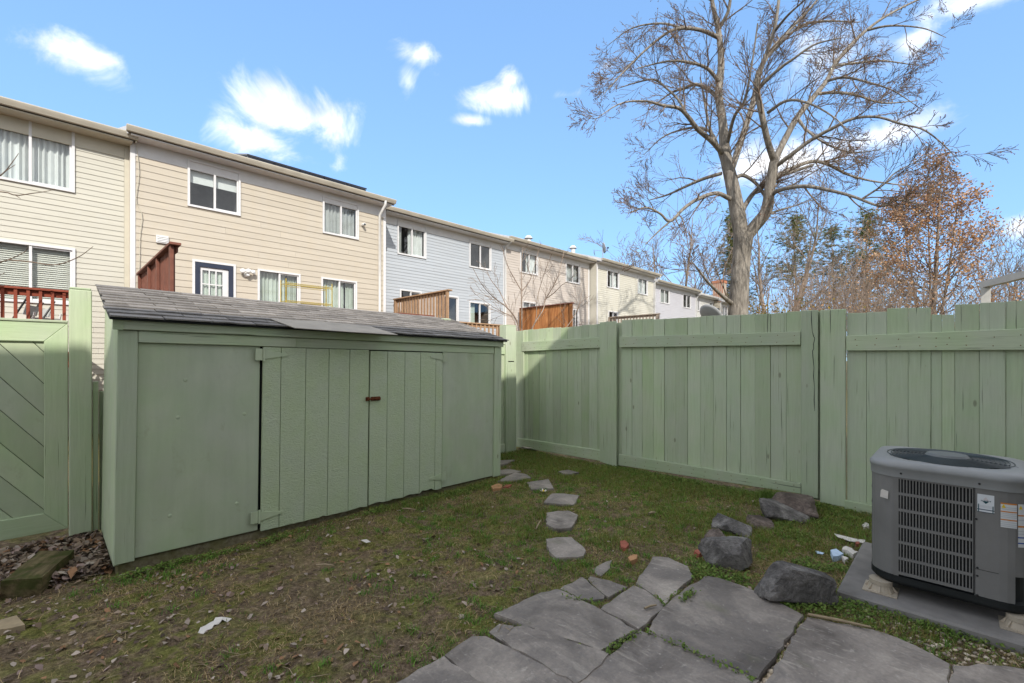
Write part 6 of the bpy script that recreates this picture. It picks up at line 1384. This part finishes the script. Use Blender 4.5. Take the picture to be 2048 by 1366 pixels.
for a_, b_ in zip(x, y):
    t_ = rs.uniform(0, 6.283); l_ = rs.uniform(.03, .13); z_ = float(gz(np.array([a_]), np.array([b_]))[0]) + .012; tw.append(([(a_, b_, z_), (a_ + l_ * .5 * math.cos(t_), b_ + l_ * .5 * math.sin(t_), z_ + .006), (a_ + l_ * math.cos(t_ + .2), b_ + l_ * math.sin(t_ + .2), z_ + .002)], [.0022, .002, .0014]))
o = tubes('twig_litter', tw, 'stick_wood', None, 4); o['kind'] = 'stuff'; o['label'] = 'fine broken twigs strewn over the yard'; o['category'] = 'twigs'
CLV = [(.12, .19, .035), (.15, .23, .045), (.10, .155, .035), (.19, .24, .06)]
def weeds(spots, label, size=(.009, .02), lift=.035, pal=CLV):
    xs, ys = [], []
    for x0_, y0_, sx, sy, n in spots: xs.append(x0_ + rs.normal(0, sx, n)); ys.append(y0_ + rs.normal(0, sy, n))
    x = np.concatenate(xs); y = np.concatenate(ys); k = clear(x, y) & (x < 5.69); x, y = x[k], y[k]
    flat_leaves('weeds', x, y, rs.uniform(*size, len(x)), pal, label, .45, lift, mat='grass_blade', cat='weeds')
base_line = [(SX + t, SY - .10 - .06 * rs.random(), .08, .03, int(25 + 170 * (fbm(np.array([t]), np.array([1.]), 2.5, 9)[0] > .52))) for t in np.arange(.1, LEN, .15)]
weeds(base_line, 'small green weeds along the foot of the shed')
weeds([(5.62, yy, .06, .10, 420) for yy in np.arange(.9, 3.5, .16)] + [(5.4, yy, .1, .1, 120) for yy in np.arange(1.0, 3.4, .2)], 'clover and chickweed along the foot of the long fence')
gl = [on_z(*p, 0) for p in ((1560, 1050), (1600, 1075), (1680, 1010), (1690, 1035), (1415, 1135), (1470, 1160), (1560, 1195), (1600, 1215), (1720, 1200), (1760, 1215), (1800, 1225), (1850, 1245), (1900, 1262), (1960, 1275), (2020, 1285), (1720, 1230), (1650, 1215), (1640, 1050), (1620, 1130), (1690, 1140), (1730, 1180), (1400, 1150), (1330, 1205), (1215, 1275), (1170, 1300))]
weeds([(p.x, p.y, .07, .07, 330) for p in gl], 'clover between the rocks, the patio and the slab')
x, y, D = region(60000); g = lushness(x, y); k = rs.random(len(x)) < np.clip((g - .5) * .9, 0, .6); flat_leaves('weeds', x[k], y[k], rs.uniform(.008, .02, k.sum()), CLV, 'small round leaved weeds in the grass', .45, .02, mat='grass_blade', cat='weeds')
jl = []
for a_, b_, n_ in (((1290, 1258), (1515, 1354), 160), ((1278, 1260), (1212, 1300), 90), ((1390, 1180), (1360, 1200), 120), ((1130, 1190), (1200, 1205), 60)):
    p, q_ = on_z(*a_, .036), on_z(*b_, .036)
    for t in rs.random(n_): jl.append((lerp(p.x, q_.x, t), lerp(p.y, q_.y, t)))
jl = np.array(jl) + rs.normal(0, .012, (len(jl), 2)); flat_leaves('weeds', jl[:, 0], jl[:, 1], rs.uniform(.008, .02, len(jl)), CLV, 'green sprigs in the joints of the patio', .5, .05, mat='grass_blade', cat='weeds')

def pebbles(name, x, y, size, label, pal):
    bm = bmesh.new(); bmesh.ops.create_icosphere(bm, subdivisions=1, radius=1); v = np.array([tuple(q.co) for q in bm.verts]); bm.verts.index_update(); f = np.array([[q.index for q in t.verts] for t in bm.faces]); bm.free()
    n = len(x); sc = size[:, None] * np.stack([rs.uniform(.7, 1.3, n), rs.uniform(.6, 1.1, n), rs.uniform(.4, .7, n)], 1); a = rs.uniform(0, 6.283, n); ca, sa = np.cos(a)[:, None], np.sin(a)[:, None]
    W = v[None] * sc[:, None] * (1 + rs.uniform(-.18, .18, (n, len(v), 1))); X = W[..., 0] * ca - W[..., 1] * sa + x[:, None]; Y = W[..., 0] * sa + W[..., 1] * ca + y[:, None]; Zz = W[..., 2] + (gz(x, y) + size * .25)[:, None]
    o = link(name, np_mesh(name, np.stack([X, Y, Zz], -1).reshape(-1, 3), (f[None] + np.arange(n)[:, None, None] * len(v)).reshape(-1, 3), np.repeat(pick(pal, n, .2), len(v), axis=0)), 'pebble'); o['kind'] = 'stuff'; o['label'] = label; o['category'] = 'gravel'
PEB = [(.46, .37, .26), (.56, .47, .35), (.37, .29, .2), (.62, .53, .42), (.30, .25, .2)]
p, q_ = on_z(1611, 1240, .036), on_z(1520, 1375, .036); t = rs.random(170); pebbles('joint_gravel', lerp(p.x, q_.x, t) + rs.normal(0, .012, 170), lerp(p.y, q_.y, t) + rs.normal(0, .012, 170), rs.uniform(.010, .021, 170), 'tan pebbles in the joint between the two big patio slabs', PEB)
p, q_ = on_z(1902, 1322, .03), on_z(1888, 1380, .03); t = rs.random(50); pebbles('joint_gravel', lerp(p.x, q_.x, t) + rs.normal(0, .01, 50), lerp(p.y, q_.y, t) + rs.normal(0, .01, 50), rs.uniform(.008, .018, 50), 'pebbles in the joint at the lower right corner', PEB)
gp = [(on_z(a_, b_, 0)) for a_, b_ in zip(rs.uniform(1690, 2090, 900), rs.uniform(1185, 1330, 900))]; x = np.array([p.x for p in gp]); y = np.array([p.y for p in gp]); k = clear(x, y) & (x < 3.5); pebbles('gravel', x[k], y[k], rs.uniform(.006, .016, k.sum()), 'pale gravel between the slab and the patio', PEB)
